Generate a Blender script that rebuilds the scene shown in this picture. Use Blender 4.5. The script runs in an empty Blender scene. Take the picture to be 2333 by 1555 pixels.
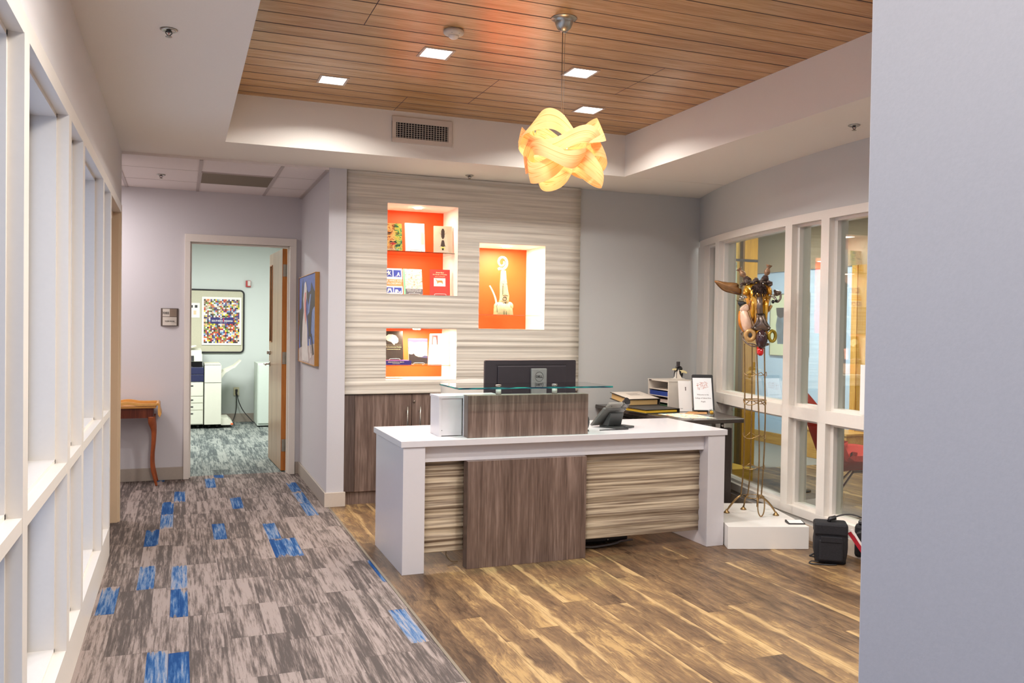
import bpy, bmesh, math, random
from mathutils import Vector, Matrix, noise
random.seed(7)
sc = bpy.context.scene
COL = sc.collection
PI = math.pi

# ------------------------------------------------------------------ camera
cd = bpy.data.cameras.new('camera'); cam = bpy.data.objects.new('camera', cd); COL.objects.link(cam)
YAW, PITCH, ROLL = -0.371716, 0.0172403, 0.0140831
def _cam_rot():
    cy, sy = math.cos(YAW), math.sin(YAW); cp, sp = math.cos(PITCH), math.sin(PITCH); cr, sr = math.cos(ROLL), math.sin(ROLL)
    Rz = Matrix(((cy, sy, 0), (-sy, cy, 0), (0, 0, 1)))
    B = Matrix(((1, 0, 0), (0, 0, -1), (0, 1, 0)))
    P = Matrix(((1, 0, 0), (0, cp, -sp), (0, sp, cp)))
    R = Matrix(((cr, -sr, 0), (sr, cr, 0), (0, 0, 1)))
    M = R @ P @ B @ Rz                       # rows: right, down, forward
    return Matrix((M[0], -M[1], -M[2])).transposed()
cam.matrix_world = Matrix.Translation((0, 0, 1.4)) @ _cam_rot().to_4x4()
cd.sensor_width = 36; cd.lens = 36 * 1937.586 / 2333; cd.clip_start = 0.02; cd.clip_end = 100
sc.camera = cam

# ------------------------------------------------------------------ world, exposure
w = bpy.data.worlds.new('world'); sc.world = w; w.use_nodes = True
bgn = w.node_tree.nodes['Background']; bgn.inputs[0].default_value = (0.50, 0.64, 1.0, 1); bgn.inputs[1].default_value = 0.8
sc.view_settings.view_transform = 'Standard'; sc.view_settings.look = 'None'
sc.view_settings.exposure = 1.0; sc.view_settings.gamma = 1.0; sc.view_settings.use_curve_mapping = False
cy = sc.cycles
cy.use_denoising = True; cy.max_bounces = 8; cy.diffuse_bounces = 4; cy.glossy_bounces = 4; cy.transmission_bounces = 6
cy.transparent_max_bounces = 12; cy.caustics_reflective = False; cy.caustics_refractive = False
cy.sample_clamp_indirect = 4.0; cy.use_adaptive_sampling = True; cy.adaptive_threshold = 0.02
try: cy.use_light_tree = True
except Exception: pass

def area(name, loc, size, power, color, rot=(0, 0, 0), sy=None, spread=180):
    l = bpy.data.lights.new(name, 'AREA'); l.energy = power; l.color = color; l.size = size
    if sy: l.shape = 'RECTANGLE'; l.size_y = sy
    l.spread = math.radians(spread)
    o = bpy.data.objects.new(name, l); COL.objects.link(o); o.location = loc; o.rotation_euler = rot
    return o
def point(name, loc, power, color, r=0.05):
    l = bpy.data.lights.new(name, 'POINT'); l.energy = power; l.color = color; l.shadow_soft_size = r
    o = bpy.data.objects.new(name, l); COL.objects.link(o); o.location = loc; return o
WARM = (1.0, 0.78, 0.56); NEUT = (1.0, 0.97, 0.935); COOL = (0.97, 1.0, 0.96)
# recessed downlights of the timber tray (the four in view and the row nearer the camera)
DOWN = [(0.868, 5.35), (1.311, 4.588), (2.20, 4.588), (2.627, 5.34), (1.311, 3.05), (2.20, 3.05), (0.868, 2.29), (2.627, 2.29)]
for i, (x, y) in enumerate(DOWN):
    area('downlight_lamp', (x, y, 2.90), 0.14, 9.5, NEUT, spread=150)
for x, y in ((0.33, -1.2), (0.33, 0.6), (0.33, 2.4)):
    area('hall_fill', (x, y, 2.575), 0.5, 9, NEUT)  # unseen fill lights added along the hallway ceiling, outside the view
area('hall_end_lamp', (-1.1, 7.33, 2.55), 0.6, 19, (1.0, 0.93, 0.94))
area('soffit_fill', (3.6, 2.2, 2.575), 0.5, 12, NEUT)  # added fill light hidden behind the near wall, no fixture there
for x, y, e in ((-0.5, 10.4, 37), (0.8, 10.4, 37)):
    area('office_lamp', (x, y, 2.54), 1.1, e, COOL, sy=0.55)
for x, y, e in ((5.3, 4.2, 12), (5.4, 6.2, 28), (5.4, 7.9, 40)):
    area('lounge_lamp', (x, y, 2.60), 0.6, e, (0.98, 1.0, 0.97))

# ------------------------------------------------------------------ node helpers
def srgb(r, g, b):
    f = lambda c: (c / 255 / 12.92) if c / 255 <= 0.04045 else ((c / 255 + 0.055) / 1.055) ** 2.4
    return (f(r), f(g), f(b), 1)
class NT:
    def __init__(s, name):
        s.m = bpy.data.materials.new(name); s.m.use_nodes = True
        s.t = s.m.node_tree; s.N = s.t.nodes; s.L = s.t.links
        s.b = s.N['Principled BSDF']; s.out = s.N['Material Output']
    def n(s, typ, **kw):
        nd = s.N.new(typ)
        for k, v in kw.items():
            setattr(nd, k, v)
        return nd
    def link(s, a, b): s.L.new(a, b)
    def inp(s, node, name, v):
        if hasattr(v, 'is_output'): s.L.new(v, node.inputs[name])
        else: node.inputs[name].default_value = v
    def math(s, op, a, b=0.0, c=None):
        nd = s.n('ShaderNodeMath', operation=op); s.inp(nd, 0, a); s.inp(nd, 1, b)
        if c is not None: s.inp(nd, 2, c)
        return nd.outputs[0]
    def mix(s, f, a, b, mode='MIX'):
        nd = s.n('ShaderNodeMix', data_type='RGBA', blend_type=mode)
        s.inp(nd, 0, f)
        for i, v in ((6, a), (7, b)):
            if hasattr(v, 'is_output'): s.L.new(v, nd.inputs[i])
            else: nd.inputs[i].default_value = v
        return nd.outputs[2]
    def pos(s):
        g = s.n('ShaderNodeNewGeometry'); sp = s.n('ShaderNodeSeparateXYZ'); s.link(g.outputs['Position'], sp.inputs[0]); return sp.outputs
    def obj(s):
        g = s.n('ShaderNodeTexCoord'); sp = s.n('ShaderNodeSeparateXYZ'); s.link(g.outputs['Object'], sp.inputs[0]); return sp.outputs
    def vec(s, x, y, z):
        nd = s.n('ShaderNodeCombineXYZ'); s.inp(nd, 0, x); s.inp(nd, 1, y); s.inp(nd, 2, z); return nd.outputs[0]
    def noise(s, v, scale=5, detail=4, rough=0.5, dist=0.0):
        nd = s.n('ShaderNodeTexNoise'); s.link(v, nd.inputs['Vector']); s.inp(nd, 'Scale', scale); s.inp(nd, 'Detail', detail)
        s.inp(nd, 'Roughness', rough); s.inp(nd, 'Distortion', dist); return nd.outputs['Fac']
    def white(s, v):
        nd = s.n('ShaderNodeTexWhiteNoise', noise_dimensions='3D'); s.link(v, nd.inputs['Vector']); return nd
    def ramp(s, f, stops, interp='LINEAR'):
        nd = s.n('ShaderNodeValToRGB'); nd.color_ramp.interpolation = interp
        e = nd.color_ramp.elements
        while len(e) < len(stops): e.new(0.5)
        for i, (p, c) in enumerate(stops):
            e[i].position = p; e[i].color = c if len(c) == 4 else (*c, 1)
        s.inp(nd, 0, f); return nd.outputs['Color']
    def smooth(s, v, lo, hi):
        nd = s.n('ShaderNodeMapRange', interpolation_type='SMOOTHSTEP'); s.inp(nd, 0, v); s.inp(nd, 1, lo); s.inp(nd, 2, hi); return nd.outputs[0]
    def bump(s, h, strength=0.2, dist=0.01):
        nd = s.n('ShaderNodeBump'); s.inp(nd, 'Height', h); s.inp(nd, 'Strength', strength); s.inp(nd, 'Distance', dist)
        s.link(nd.outputs[0], s.b.inputs['Normal'])
    def fin(s, col=None, rough=0.5, metal=0.0, spec=None, coat=None):
        if col is not None: s.inp(s.b, 'Base Color', col)
        s.inp(s.b, 'Roughness', rough); s.inp(s.b, 'Metallic', metal)
        if spec is not None: s.inp(s.b, 'Specular IOR Level', spec)
        if coat is not None: s.inp(s.b, 'Coat Weight', coat)
        return s.m
_mc = {}
def plain(name, rgb, rough=0.5, metal=0.0, spec=None, coat=None, var=0.04, scale=30, bump=0.0):
    """a plain finish with a little procedural mottling"""
    if name in _mc: return _mc[name]
    t = NT(name); tc = t.n('ShaderNodeTexCoord')
    f = t.noise(tc.outputs['Object'], scale, 3)
    c = srgb(*rgb); lo = tuple(v * (1 - var) for v in c[:3]) + (1,); hi = tuple(min(1, v * (1 + var)) for v in c[:3]) + (1,)
    col = t.ramp(f, [(0.3, lo), (0.7, hi)])
    if bump: t.bump(f, bump, 0.002)
    _mc[name] = t.fin(col, rough, metal, spec, coat); return _mc[name]
def emit(name, rgb, strength):
    if name in _mc: return _mc[name]
    t = NT(name); t.b.inputs['Emission Color'].default_value = (*rgb, 1); t.b.inputs['Emission Strength'].default_value = strength
    t.b.inputs['Base Color'].default_value = (0.8, 0.8, 0.8, 1); _mc[name] = t.m; return t.m
def glass_mat(name, tint=(1, 1, 1), refl=1.0, ior=1.5):
    if name in _mc: return _mc[name]
    t = NT(name); t.N.remove(t.b)
    tr = t.n('ShaderNodeBsdfTransparent'); tr.inputs[0].default_value = (*tint, 1)
    gl = t.n('ShaderNodeBsdfGlossy'); gl.inputs['Roughness'].default_value = 0.0
    fr = t.n('ShaderNodeFresnel'); gm = t.n('ShaderNodeNewGeometry')
    t.link(t.math('MULTIPLY_ADD', gm.outputs['Backfacing'], 1.0 / ior - ior, ior), fr.inputs[0])     # same mirror strength on both faces of the sheet
    f = t.math('MULTIPLY', fr.outputs[0], refl)
    mx = t.n('ShaderNodeMixShader'); t.link(f, mx.inputs[0]); t.link(tr.outputs[0], mx.inputs[1]); t.link(gl.outputs[0], mx.inputs[2])
    t.link(mx.outputs[0], t.out.inputs[0]); _mc[name] = t.m; return t.m

def wood_mat(name, dark, mid, light, axis='z', rough=0.4, fine=90.0, coarse=14.0, stretch=0.05, bump=0.05):
    """straight-grain veneer, grain running along the given axis (world space)"""
    if name in _mc: return _mc[name]
    t = NT(name); p = t.pos(); s = stretch
    k = {'x': (s, 1, 1), 'y': (1, s, 1), 'z': (1, 1, s)}[axis]
    v = t.vec(t.math('MULTIPLY', p[0], k[0]), t.math('MULTIPLY', p[1], k[1]), t.math('MULTIPLY', p[2], k[2]))
    f1 = t.noise(v, fine, 3, 0.6); f2 = t.noise(v, coarse, 3, 0.5, 0.3)
    f = t.math('ADD', t.math('MULTIPLY', f1, 0.55), t.math('MULTIPLY', f2, 0.45))
    col = t.ramp(f, [(0.34, srgb(*dark)), (0.5, srgb(*mid)), (0.66, srgb(*light))])
    if bump: t.bump(f1, bump, 0.001)
    _mc[name] = t.fin(col, rough); return _mc[name]

# ------------------------------------------------------------------ palette
M_WALL = plain('wall_paint', (210, 204, 202), 0.75, var=0.012, scale=160, bump=0.06)
M_WALLB = plain('hall_paint', (204, 200, 202), 0.7, var=0.012, scale=160, bump=0.06)
M_GREYW = plain('grey_wall_paint', (192, 190, 186), 0.7, var=0.012, scale=160, bump=0.06)
M_CEIL = plain('ceiling_paint', (232, 224, 214), 0.85, var=0.01, scale=120)
M_TRIM = plain('white_enamel', (226, 218, 208), 0.35, var=0.01, scale=60)
M_BASE = plain('baseboard_vinyl', (168, 156, 144), 0.5, var=0.02, scale=60)
M_BASEW = plain('baseboard_light', (205, 190, 175), 0.5, var=0.02, scale=60)
M_WLAM = plain('white_laminate', (212, 207, 208), 0.22, var=0.008, scale=40)
M_TILE = plain('ceiling_tile', (232, 222, 218), 0.9, var=0.03, scale=220, bump=0.15)
M_GRID = plain('ceiling_grid', (190, 178, 174), 0.6, var=0.01)
M_OFFW = plain('office_paint', (204, 210, 206), 0.7, var=0.01, scale=150)
M_BLACK = plain('black_plastic', (28, 26, 28), 0.4, var=0.1)
M_DGREY = plain('dark_grey_plastic', (58, 57, 58), 0.35, var=0.06)
M_CHROME = plain('brushed_steel', (190, 186, 178), 0.25, 1.0, var=0.05)
M_STEEL = plain('satin_nickel', (170, 164, 152), 0.3, 1.0, var=0.05)
M_GLASS = glass_mat('window_glass', (0.93, 0.96, 0.96), 1.0)
M_GLASSR = glass_mat('lounge_glass', (0.94, 0.965, 0.93), 2.6)
M_SHELFG = glass_mat('shelf_glass', (0.86, 0.96, 0.93), 1.6)
M_LAM = wood_mat('taupe_laminate', (84, 66, 57), (112, 92, 82), (146, 124, 112), 'z', 0.35)
M_OAK = wood_mat('oak_veneer', (186, 130, 48), (206, 152, 66), (224, 176, 92), 'z', 0.4)
M_OAKX = wood_mat('oak_bench', (178, 128, 58), (200, 150, 76), (216, 172, 98), 'y', 0.45)
M_DOAK = wood_mat('door_oak', (150, 112, 84), (172, 136, 106), (192, 160, 130), 'z', 0.3)
M_DEDGE = wood_mat('door_edge_oak', (150, 84, 24), (176, 104, 36), (196, 124, 52), 'z', 0.4)
M_WALNUT = wood_mat('reddish_walnut', (70, 26, 14), (100, 42, 24), (130, 66, 40), 'z', 0.3)
M_HONEY = wood_mat('honey_wood', (176, 112, 48), (202, 140, 68), (222, 168, 96), 'x', 0.3)
M_DTABLE = plain('dark_table_laminate', (66, 58, 54), 0.22, var=0.06, scale=80)
M_DPANEL = plain('dark_panel_laminate', (54, 44, 42), 0.4, var=0.1, scale=60)
M_ORANGE = plain('orange_paint', (240, 74, 0), 0.6, var=0.01, scale=30)
M_NICHEW = plain('niche_white', (244, 236, 226), 0.6, var=0.01)
M_RED = plain('red_wool', (196, 44, 28), 0.85, var=0.18, scale=240, bump=0.4)
M_PAPER = plain('paper_white', (238, 232, 226), 0.7, var=0.01)

def carpet_mat(name, blue=True, dark=(94, 85, 81), mid=(124, 111, 105), light=(162, 147, 140)):
    t = NT(name); p = t.pos(); W = 0.083
    xs = t.math('DIVIDE', t.math('ADD', p[0], 0.04), W); ci = t.math('FLOOR', xs)
    tile = t.math('FLOOR', t.math('DIVIDE', ci, 3.0))
    r0 = t.white(t.vec(tile, 3.3, 1.0)).outputs['Value']
    ys = t.math('ADD', t.math('DIVIDE', p[1], 0.92), t.math('MULTIPLY', r0, 3.0)); ri = t.math('FLOOR', ys)
    half = t.math('FLOOR', t.math('MULTIPLY', ys, 2.0))
    wn = t.white(t.vec(ci, ri, 5.0)); wsep = t.n('ShaderNodeSeparateColor'); t.link(wn.outputs['Color'], wsep.inputs[0])
    wn2 = t.white(t.vec(ci, half, 9.0)); w2 = t.n('ShaderNodeSeparateColor'); t.link(wn2.outputs['Color'], w2.inputs[0])
    # streaky worn pattern: long blotches along the hall with ragged ends
    sv = t.vec(t.math('MULTIPLY', p[0], 1.0), t.math('MULTIPLY', p[1], 0.045), t.math('MULTIPLY', wsep.outputs[0], 40.0))
    n1 = t.noise(sv, 85, 6, 0.7); 
    sv2 = t.vec(p[0], t.math('MULTIPLY', p[1], 0.09), t.math('MULTIPLY', w2.outputs[1], 20.0))
    n2 = t.noise(sv2, 30, 5, 0.72)
    nf = t.math('ADD', t.math('MULTIPLY', n1, 0.5), t.math('MULTIPLY', n2, 0.5))
    nf = t.math('ADD', nf, t.math('MULTIPLY', t.math('SUBTRACT', w2.outputs[0], 0.5), 0.12))
    base = t.ramp(nf, [(0.43, srgb(*dark)), (0.49, srgb(*mid)), (0.56, srgb(*light))])
    col = base
    if blue:
        isb = t.math('GREATER_THAN', w2.outputs[2], 0.85)
        bc = t.ramp(nf, [(0.42, srgb(32, 70, 122)), (0.49, srgb(60, 98, 146)), (0.55, srgb(116, 136, 164)), (0.62, srgb(160, 156, 162))])
        fr = t.math('FRACT', t.math('MULTIPLY', ys, 2.0))
        edge = t.smooth(t.math('ADD', t.math('ABSOLUTE', t.math('SUBTRACT', fr, 0.5)), t.math('MULTIPLY', t.math('SUBTRACT', n2, 0.5), 1.1)), 0.54, 0.44)
        isb = t.math('MULTIPLY', isb, edge)
        col = t.mix(isb, base, bc)
    # fine loop pile
    pn = t.noise(t.vec(t.math('MULTIPLY', p[0], 1.0), t.math('MULTIPLY', p[1], 0.5), 0.0), 420, 2, 0.7)
    col = t.mix(0.55, col, t.ramp(pn, [(0.25, (0.42, 0.42, 0.42, 1)), (0.75, (1.0, 1.0, 1.0, 1))]), 'MULTIPLY')
    # seams between the planks
    fx = t.math('FRACT', t.math('DIVIDE', xs, 3.0)); fy = t.math('FRACT', ys)
    sx = t.math('LESS_THAN', fx, 0.012); sy_ = t.math('LESS_THAN', fy, 0.005)
    col = t.mix(t.math('MULTIPLY', t.math('MAXIMUM', sx, sy_), 0.5), col, srgb(84, 76, 72))
    t.bump(pn, 0.5, 0.004)
    return t.fin(col, 0.95, spec=0.1)
M_CARPET = carpet_mat('hall_carpet')
M_CARPETO = carpet_mat('office_carpet', False, (88, 94, 94), (122, 128, 125), (156, 160, 154))
M_CARPETL = plain('lounge_carpet', (142, 138, 132), 0.95, var=0.25, scale=140, bump=0.4)

def lvt_mat():
    t = NT('vinyl_plank_floor'); p = t.pos(); W = 0.155
    xs = t.math('DIVIDE', t.math('SUBTRACT', p[0], 0.118), W); ci = t.math('FLOOR', xs); fx = t.math('FRACT', xs)
    r0 = t.white(t.vec(ci, 1.7, 0.0)).outputs['Value']
    ys = t.math('ADD', t.math('DIVIDE', p[1], 1.22), t.math('MULTIPLY', r0, 5.0)); ri = t.math('FLOOR', ys); fy = t.math('FRACT', ys)
    wn = t.white(t.vec(ci, ri, 2.0)); s = t.n('ShaderNodeSeparateColor'); t.link(wn.outputs['Color'], s.inputs[0])
    rz = t.math('MULTIPLY', s.outputs[0], 60.0)
    big = t.noise(t.vec(p[0], t.math('MULTIPLY', p[1], 0.22), rz), 7.5, 4, 0.55, 0.9)
    rings = t.noise(t.vec(t.math('ADD', p[0], t.math('MULTIPLY', big, 0.22)), t.math('MULTIPLY', p[1], 0.14), rz), 46, 4, 0.65, 0.5)
    fine = t.noise(t.vec(p[0], t.math('MULTIPLY', p[1], 0.05), rz), 210, 3, 0.6)
    f = t.math('ADD', t.math('ADD', t.math('MULTIPLY', big, 0.40), t.math('MULTIPLY', rings, 0.38)), t.math('MULTIPLY', fine, 0.22))
    f = t.math('ADD', f, t.math('MULTIPLY', t.math('SUBTRACT', s.outputs[1], 0.5), 0.13))
    col = t.ramp(f, [(0.36, srgb(66, 48, 34)), (0.45, srgb(98, 75, 54)), (0.54, srgb(122, 95, 66)), (0.64, srgb(164, 132, 86))])
    # pale sapwood along one edge of some planks
    side = t.math('SUBTRACT', 1.0, t.math('ABSOLUTE', t.math('SUBTRACT', fx, t.math('ROUND', s.outputs[2]))))
    wav = t.noise(t.vec(t.math('MULTIPLY', p[0], 0.4), p[1], rz), 2.2, 3, 0.6)
    sap = t.smooth(t.math('ADD', side, t.math('MULTIPLY', t.math('SUBTRACT', wav, 0.5), 1.1)), 0.84, 0.98)
    sap = t.math('MULTIPLY', sap, t.math('GREATER_THAN', s.outputs[1], 0.35))
    col = t.mix(t.math('MULTIPLY', sap, 0.7), col, t.ramp(fine, [(0.3, srgb(166, 134, 88)), (0.7, srgb(204, 172, 122))]))
    gx = t.math('LESS_THAN', fx, 0.018); gy = t.math('LESS_THAN', fy, 0.0025)
    col = t.mix(t.math('MULTIPLY', t.math('MAXIMUM', gx, gy), 0.55), col, srgb(66, 46, 30))
    t.bump(fine, 0.12, 0.001)
    return t.fin(col, 0.42, spec=0.35)
M_LVT = lvt_mat()

def plank_ceiling_mat():
    t = NT('timber_plank_ceiling'); p = t.pos(); W = 0.1535
    ys = t.math('DIVIDE', t.math('SUBTRACT', p[1], 4.30), W); ci = t.math('FLOOR', ys); fy = t.math('FRACT', ys)
    r = t.white(t.vec(ci, 0.5, 4.0)); s = t.n('ShaderNodeSeparateColor'); t.link(r.outputs['Color'], s.inputs[0])
    xs = t.math('ADD', t.math('DIVIDE', p[0], 2.44), t.math('MULTIPLY', t.white(t.vec(t.math('FLOOR', t.math('DIVIDE', ci, 4.0)), 2.5, 4.0)).outputs['Value'], 1.0)); fx = t.math('FRACT', xs)
    f1 = t.noise(t.vec(t.math('MULTIPLY', p[0], 0.03), p[1], t.math('MULTIPLY', s.outputs[0], 9.0)), 160, 3, 0.6)
    f2 = t.noise(t.vec(t.math('MULTIPLY', p[0], 0.12), p[1], t.math('MULTIPLY', s.outputs[0], 9.0)), 9, 2)
    f = t.math('ADD', t.math('MULTIPLY', f1, 0.6), t.math('MULTIPLY', f2, 0.4))
    col = t.ramp(f, [(0.35, srgb(158, 112, 66)), (0.5, srgb(184, 138, 86)), (0.66, srgb(204, 160, 108))])
    wdt = t.math('MULTIPLY_ADD', s.outputs[1], 0.05, 0.025)
    g = t.math('LESS_THAN', fy, wdt); gx = t.math('LESS_THAN', fx, 0.0016)
    gg = t.math('MAXIMUM', g, gx)
    col = t.mix(gg, col, srgb(52, 26, 12))
    h = t.math('SUBTRACT', 1.0, gg); t.bump(h, 0.6, 0.006)
    return t.fin(col, t.mix(gg, (0.27, 0.27, 0.27, 1), (0.9, 0.9, 0.9, 1)), spec=0.6)
M_PLANKS = plank_ceiling_mat()

def rib_mat(name, hi, lo):
    t = NT(name); p = t.pos()
    f = t.noise(t.vec(t.math('MULTIPLY', p[0], 0.02), 0.0, p[2]), 60, 4, 0.6)
    col = t.ramp(f, [(0.38, srgb(*lo)), (0.62, srgb(*hi))])  # bands: partly the panel's own stripes, partly rib shading put into the colour
    return t.fin(col, 0.6)
M_RIB = rib_mat('ribbed_panel_wall', (222, 212, 196), (196, 186, 172))
M_RIBD = rib_mat('ribbed_panel_desk', (214, 196, 168), (118, 98, 80))

# ------------------------------------------------------------------ mesh helpers
class MB:
    def __init__(s): s.v = []; s.f = []; s.m = []; s.sm = []
    def add(s, vs, fs, mi=0, smooth=False, xf=None):
        o = len(s.v)
        for v in vs:
            v = Vector(v); s.v.append(xf @ v if xf else v)
        for f in fs: s.f.append([o + i for i in f]); s.m.append(mi); s.sm.append(smooth)
        return s
    def box(s, x0, y0, z0, x1, y1, z1, mi=0, xf=None):
        vs = [(x, y, z) for z in (z0, z1) for y in (y0, y1) for x in (x0, x1)]
        return s.add(vs, [(0, 2, 3, 1), (4, 5, 7, 6), (0, 1, 5, 4), (2, 6, 7, 3), (0, 4, 6, 2), (1, 3, 7, 5)], mi, False, xf)
    def prism(s, poly, d0, d1, plane='xy', mi=0, xf=None, smooth=False):
        """polygon extruded along the third axis"""
        def P(a, b, c): return {'xy': (a, b, c), 'xz': (a, c, b), 'yz': (c, a, b)}[plane]
        n = len(poly); vs = [P(a, b, d0) for a, b in poly] + [P(a, b, d1) for a, b in poly]
        fs = [tuple(range(n)), tuple(range(2 * n - 1, n - 1, -1))]
        s.add(vs, fs, mi, False, xf)
        return s.add(vs, [(i, (i + 1) % n, n + (i + 1) % n, n + i) for i in range(n)], mi, smooth, xf)
    def lathe(s, prof, c=(0, 0, 0), seg=24, axis=(0, 0, 1), mi=0, smooth=True, sc2=(1, 1)):
        """profile [(radius, height)] turned about an axis through c"""
        ax = Vector(axis).normalized(); q = Vector((0, 0, 1)).rotation_difference(ax).to_matrix(); c = Vector(c)
        vs = []
        for r, h in prof:
            for k in range(seg):
                a = 2 * PI * k / seg; vs.append(c + q @ Vector((r * math.cos(a) * sc2[0], r * math.sin(a) * sc2[1], h)))
        fs = []
        for i in range(len(prof) - 1):
            for k in range(seg):
                a, b = i * seg + k, i * seg + (k + 1) % seg; fs.append((a, b, b + seg, a + seg))
        s.add(vs, fs, mi, smooth)
        s.add(vs[:seg], [tuple(range(seg - 1, -1, -1))], mi); s.add(vs[-seg:], [tuple(range(seg))], mi)
        return s
    def tube(s, pts, r, seg=10, mi=0, closed=False, flat=None):
        """swept tube; r may be a list; flat=(a,b) gives an elliptical/box-ish section scale"""
        P = [Vector(p) for p in pts]; n = len(P); vs = []; up = None
        R = list(r) if isinstance(r, (list, tuple)) else [r] * n
        if not closed and 4 <= n <= 12:                      # round the bends (Catmull-Rom)
            Q, RR_ = [], []
            for i in range(n - 1):
                a, b, c, d = P[max(i - 1, 0)], P[i], P[i + 1], P[min(i + 2, n - 1)]
                for k in range(5):
                    t = k / 5; Q.append(0.5 * (2 * b + (c - a) * t + (2 * a - 5 * b + 4 * c - d) * t * t + (3 * b - a - 3 * c + d) * t ** 3)); RR_.append(R[i] + (R[i + 1] - R[i]) * t)
            P, R = Q + [P[-1]], RR_ + [R[-1]]; n = len(P)
        for i in range(n):
            if closed: d = P[(i + 1) % n] - P[i - 1]
            else: d = P[min(i + 1, n - 1)] - P[max(i - 1, 0)]
            d = d.normalized() if d.length > 1e-9 else Vector((0, 0, 1))
            if up is None:
                up = Vector((0, 0, 1)) if abs(d.z) < 0.9 else Vector((1, 0, 0))
            a = d.cross(up)
            if a.length < 1e-6: a = d.cross(Vector((0, 1, 0)))
            a.normalize(); b = a.cross(d).normalized(); up = b
            fa, fb = flat if flat else (1, 1)
            for k in range(seg):
                t = 2 * PI * k / seg; vs.append(P[i] + a * (math.cos(t) * R[i] * fa) + b * (math.sin(t) * R[i] * fb))
        fs = []
        for i in range(n if closed else n - 1):
            for k in range(seg):
                A = i * seg + k; B = i * seg + (k + 1) % seg; j = (i + 1) % n
                fs.append((A, B, j * seg + (k + 1) % seg, j * seg + k))
        s.add(vs, fs, mi, True)
        if not closed:
            s.add(vs[:seg], [tuple(range(seg - 1, -1, -1))], mi); s.add(vs[-seg:], [tuple(range(seg))], mi)
        return s
    def ell(s, c, r, mi=0, seg=20, rings=12, xf=None, bumpf=None):
        c = Vector(c); vs = []
        for i in range(rings + 1):
            ph = PI * i / rings
            for k in range(seg):
                a = 2 * PI * k / seg; d = Vector((math.sin(ph) * math.cos(a), math.sin(ph) * math.sin(a), math.cos(ph)))
                q = 1.0 if bumpf is None else bumpf(d)
                vs.append(c + Vector((d.x * r[0], d.y * r[1], d.z * r[2])) * q)
        fs = [(i * seg + k, (i + 1) * seg + k, (i + 1) * seg + (k + 1) % seg, i * seg + (k + 1) % seg) for i in range(rings) for k in range(seg)]
        return s.add(vs, fs, mi, True, xf)
    def grid(s, fn, nu, nv, mi=0, thick=0.0, smooth=True):
        """fn(u,v)->point; optional thickness by normal offset (a closed sheet)"""
        P = [[Vector(fn(i / nu, j / nv)) for j in range(nv + 1)] for i in range(nu + 1)]
        vs = [P[i][j] for i in range(nu + 1) for j in range(nv + 1)]; w_ = nv + 1
        fs = [(i * w_ + j, (i + 1) * w_ + j, (i + 1) * w_ + j + 1, i * w_ + j + 1) for i in range(nu) for j in range(nv)]
        if not thick: return s.add(vs, fs, mi, smooth)
        off = []
        for i in range(nu + 1):
            for j in range(nv + 1):
                a = P[min(i + 1, nu)][j] - P[max(i - 1, 0)][j]; b = P[i][min(j + 1, nv)] - P[i][max(j - 1, 0)]
                n = a.cross(b); n = n.normalized() if n.length > 1e-12 else Vector((0, 0, 1))
                off.append(P[i][j] - n * thick)
        N = len(vs)
        s.add(vs + off, fs + [tuple(N + q for q in reversed(f)) for f in fs], mi, smooth)
        ed = [(i * w_, (i + 1) * w_) for i in range(nu)] + [((i + 1) * w_ + nv, i * w_ + nv) for i in range(nu)] + \
             [(j + 1, j) for j in range(nv)] + [(nu * w_ + j, nu * w_ + j + 1) for j in range(nv)]
        return s.add(vs + off, [(b, a, a + N, b + N) for a, b in ed], mi, False)
    def build(s, name, mats, parent=None, label=None, cat=None, group=None, kind=None, bevel=0, loc=None, rotz=0):
        me = bpy.data.meshes.new(name)
        me.from_pydata([tuple(v) for v in s.v], [], s.f)
        if not isinstance(mats, (list, tuple)): mats = [mats]
        for m_ in mats: me.materials.append(m_)
        for i, p in enumerate(me.polygons): p.material_index = s.m[i]; p.use_smooth = s.sm[i]
        me.update()
        bm = bmesh.new(); bm.from_mesh(me); bmesh.ops.remove_doubles(bm, verts=bm.verts, dist=1e-6)
        bmesh.ops.recalc_face_normals(bm, faces=bm.faces); bm.to_mesh(me); bm.free()
        o = bpy.data.objects.new(name, me); COL.objects.link(o)
        if bevel:
            b = o.modifiers.new('bevel', 'BEVEL'); b.width = bevel; b.segments = 2; b.limit_method = 'ANGLE'; b.angle_limit = math.radians(50)
        if parent: o.parent = parent
        if loc is not None: o.location = loc
        if rotz: o.rotation_euler.z = rotz
        tag(o, label, cat, group, kind)
        return o
def tag(o, label=None, cat=None, group=None, kind=None):
    if label: o['label'] = label
    if cat: o['category'] = cat
    if group: o['group'] = group
    if kind: o['kind'] = kind
    return o
def thing(name, label, cat, loc=(0, 0, 0), rotz=0, group=None):
    o = bpy.data.objects.new(name, None); COL.objects.link(o); o.location = loc; o.rotation_euler = (0, 0, rotz)
    o.empty_display_size = 0.1
    return tag(o, label, cat, group)
def struct(mb, name, mats, label, parent=None, bevel=0, cat=None):
    return mb.build(name, mats, parent, label, cat, None, 'structure' if parent is None else None, bevel)
def dup(o, parent=None, loc=None, rotz=None, label=None, group=None):
    c = o.copy(); COL.objects.link(c)
    if parent: c.parent = parent
    if loc is not None: c.location = loc
    if rotz is not None: c.rotation_euler.z = rotz
    if label: c['label'] = label
    if group: c['group'] = group
    for ch in [x for x in list(COL.objects) if x.parent == o]: dup(ch, c)
    return c
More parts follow.
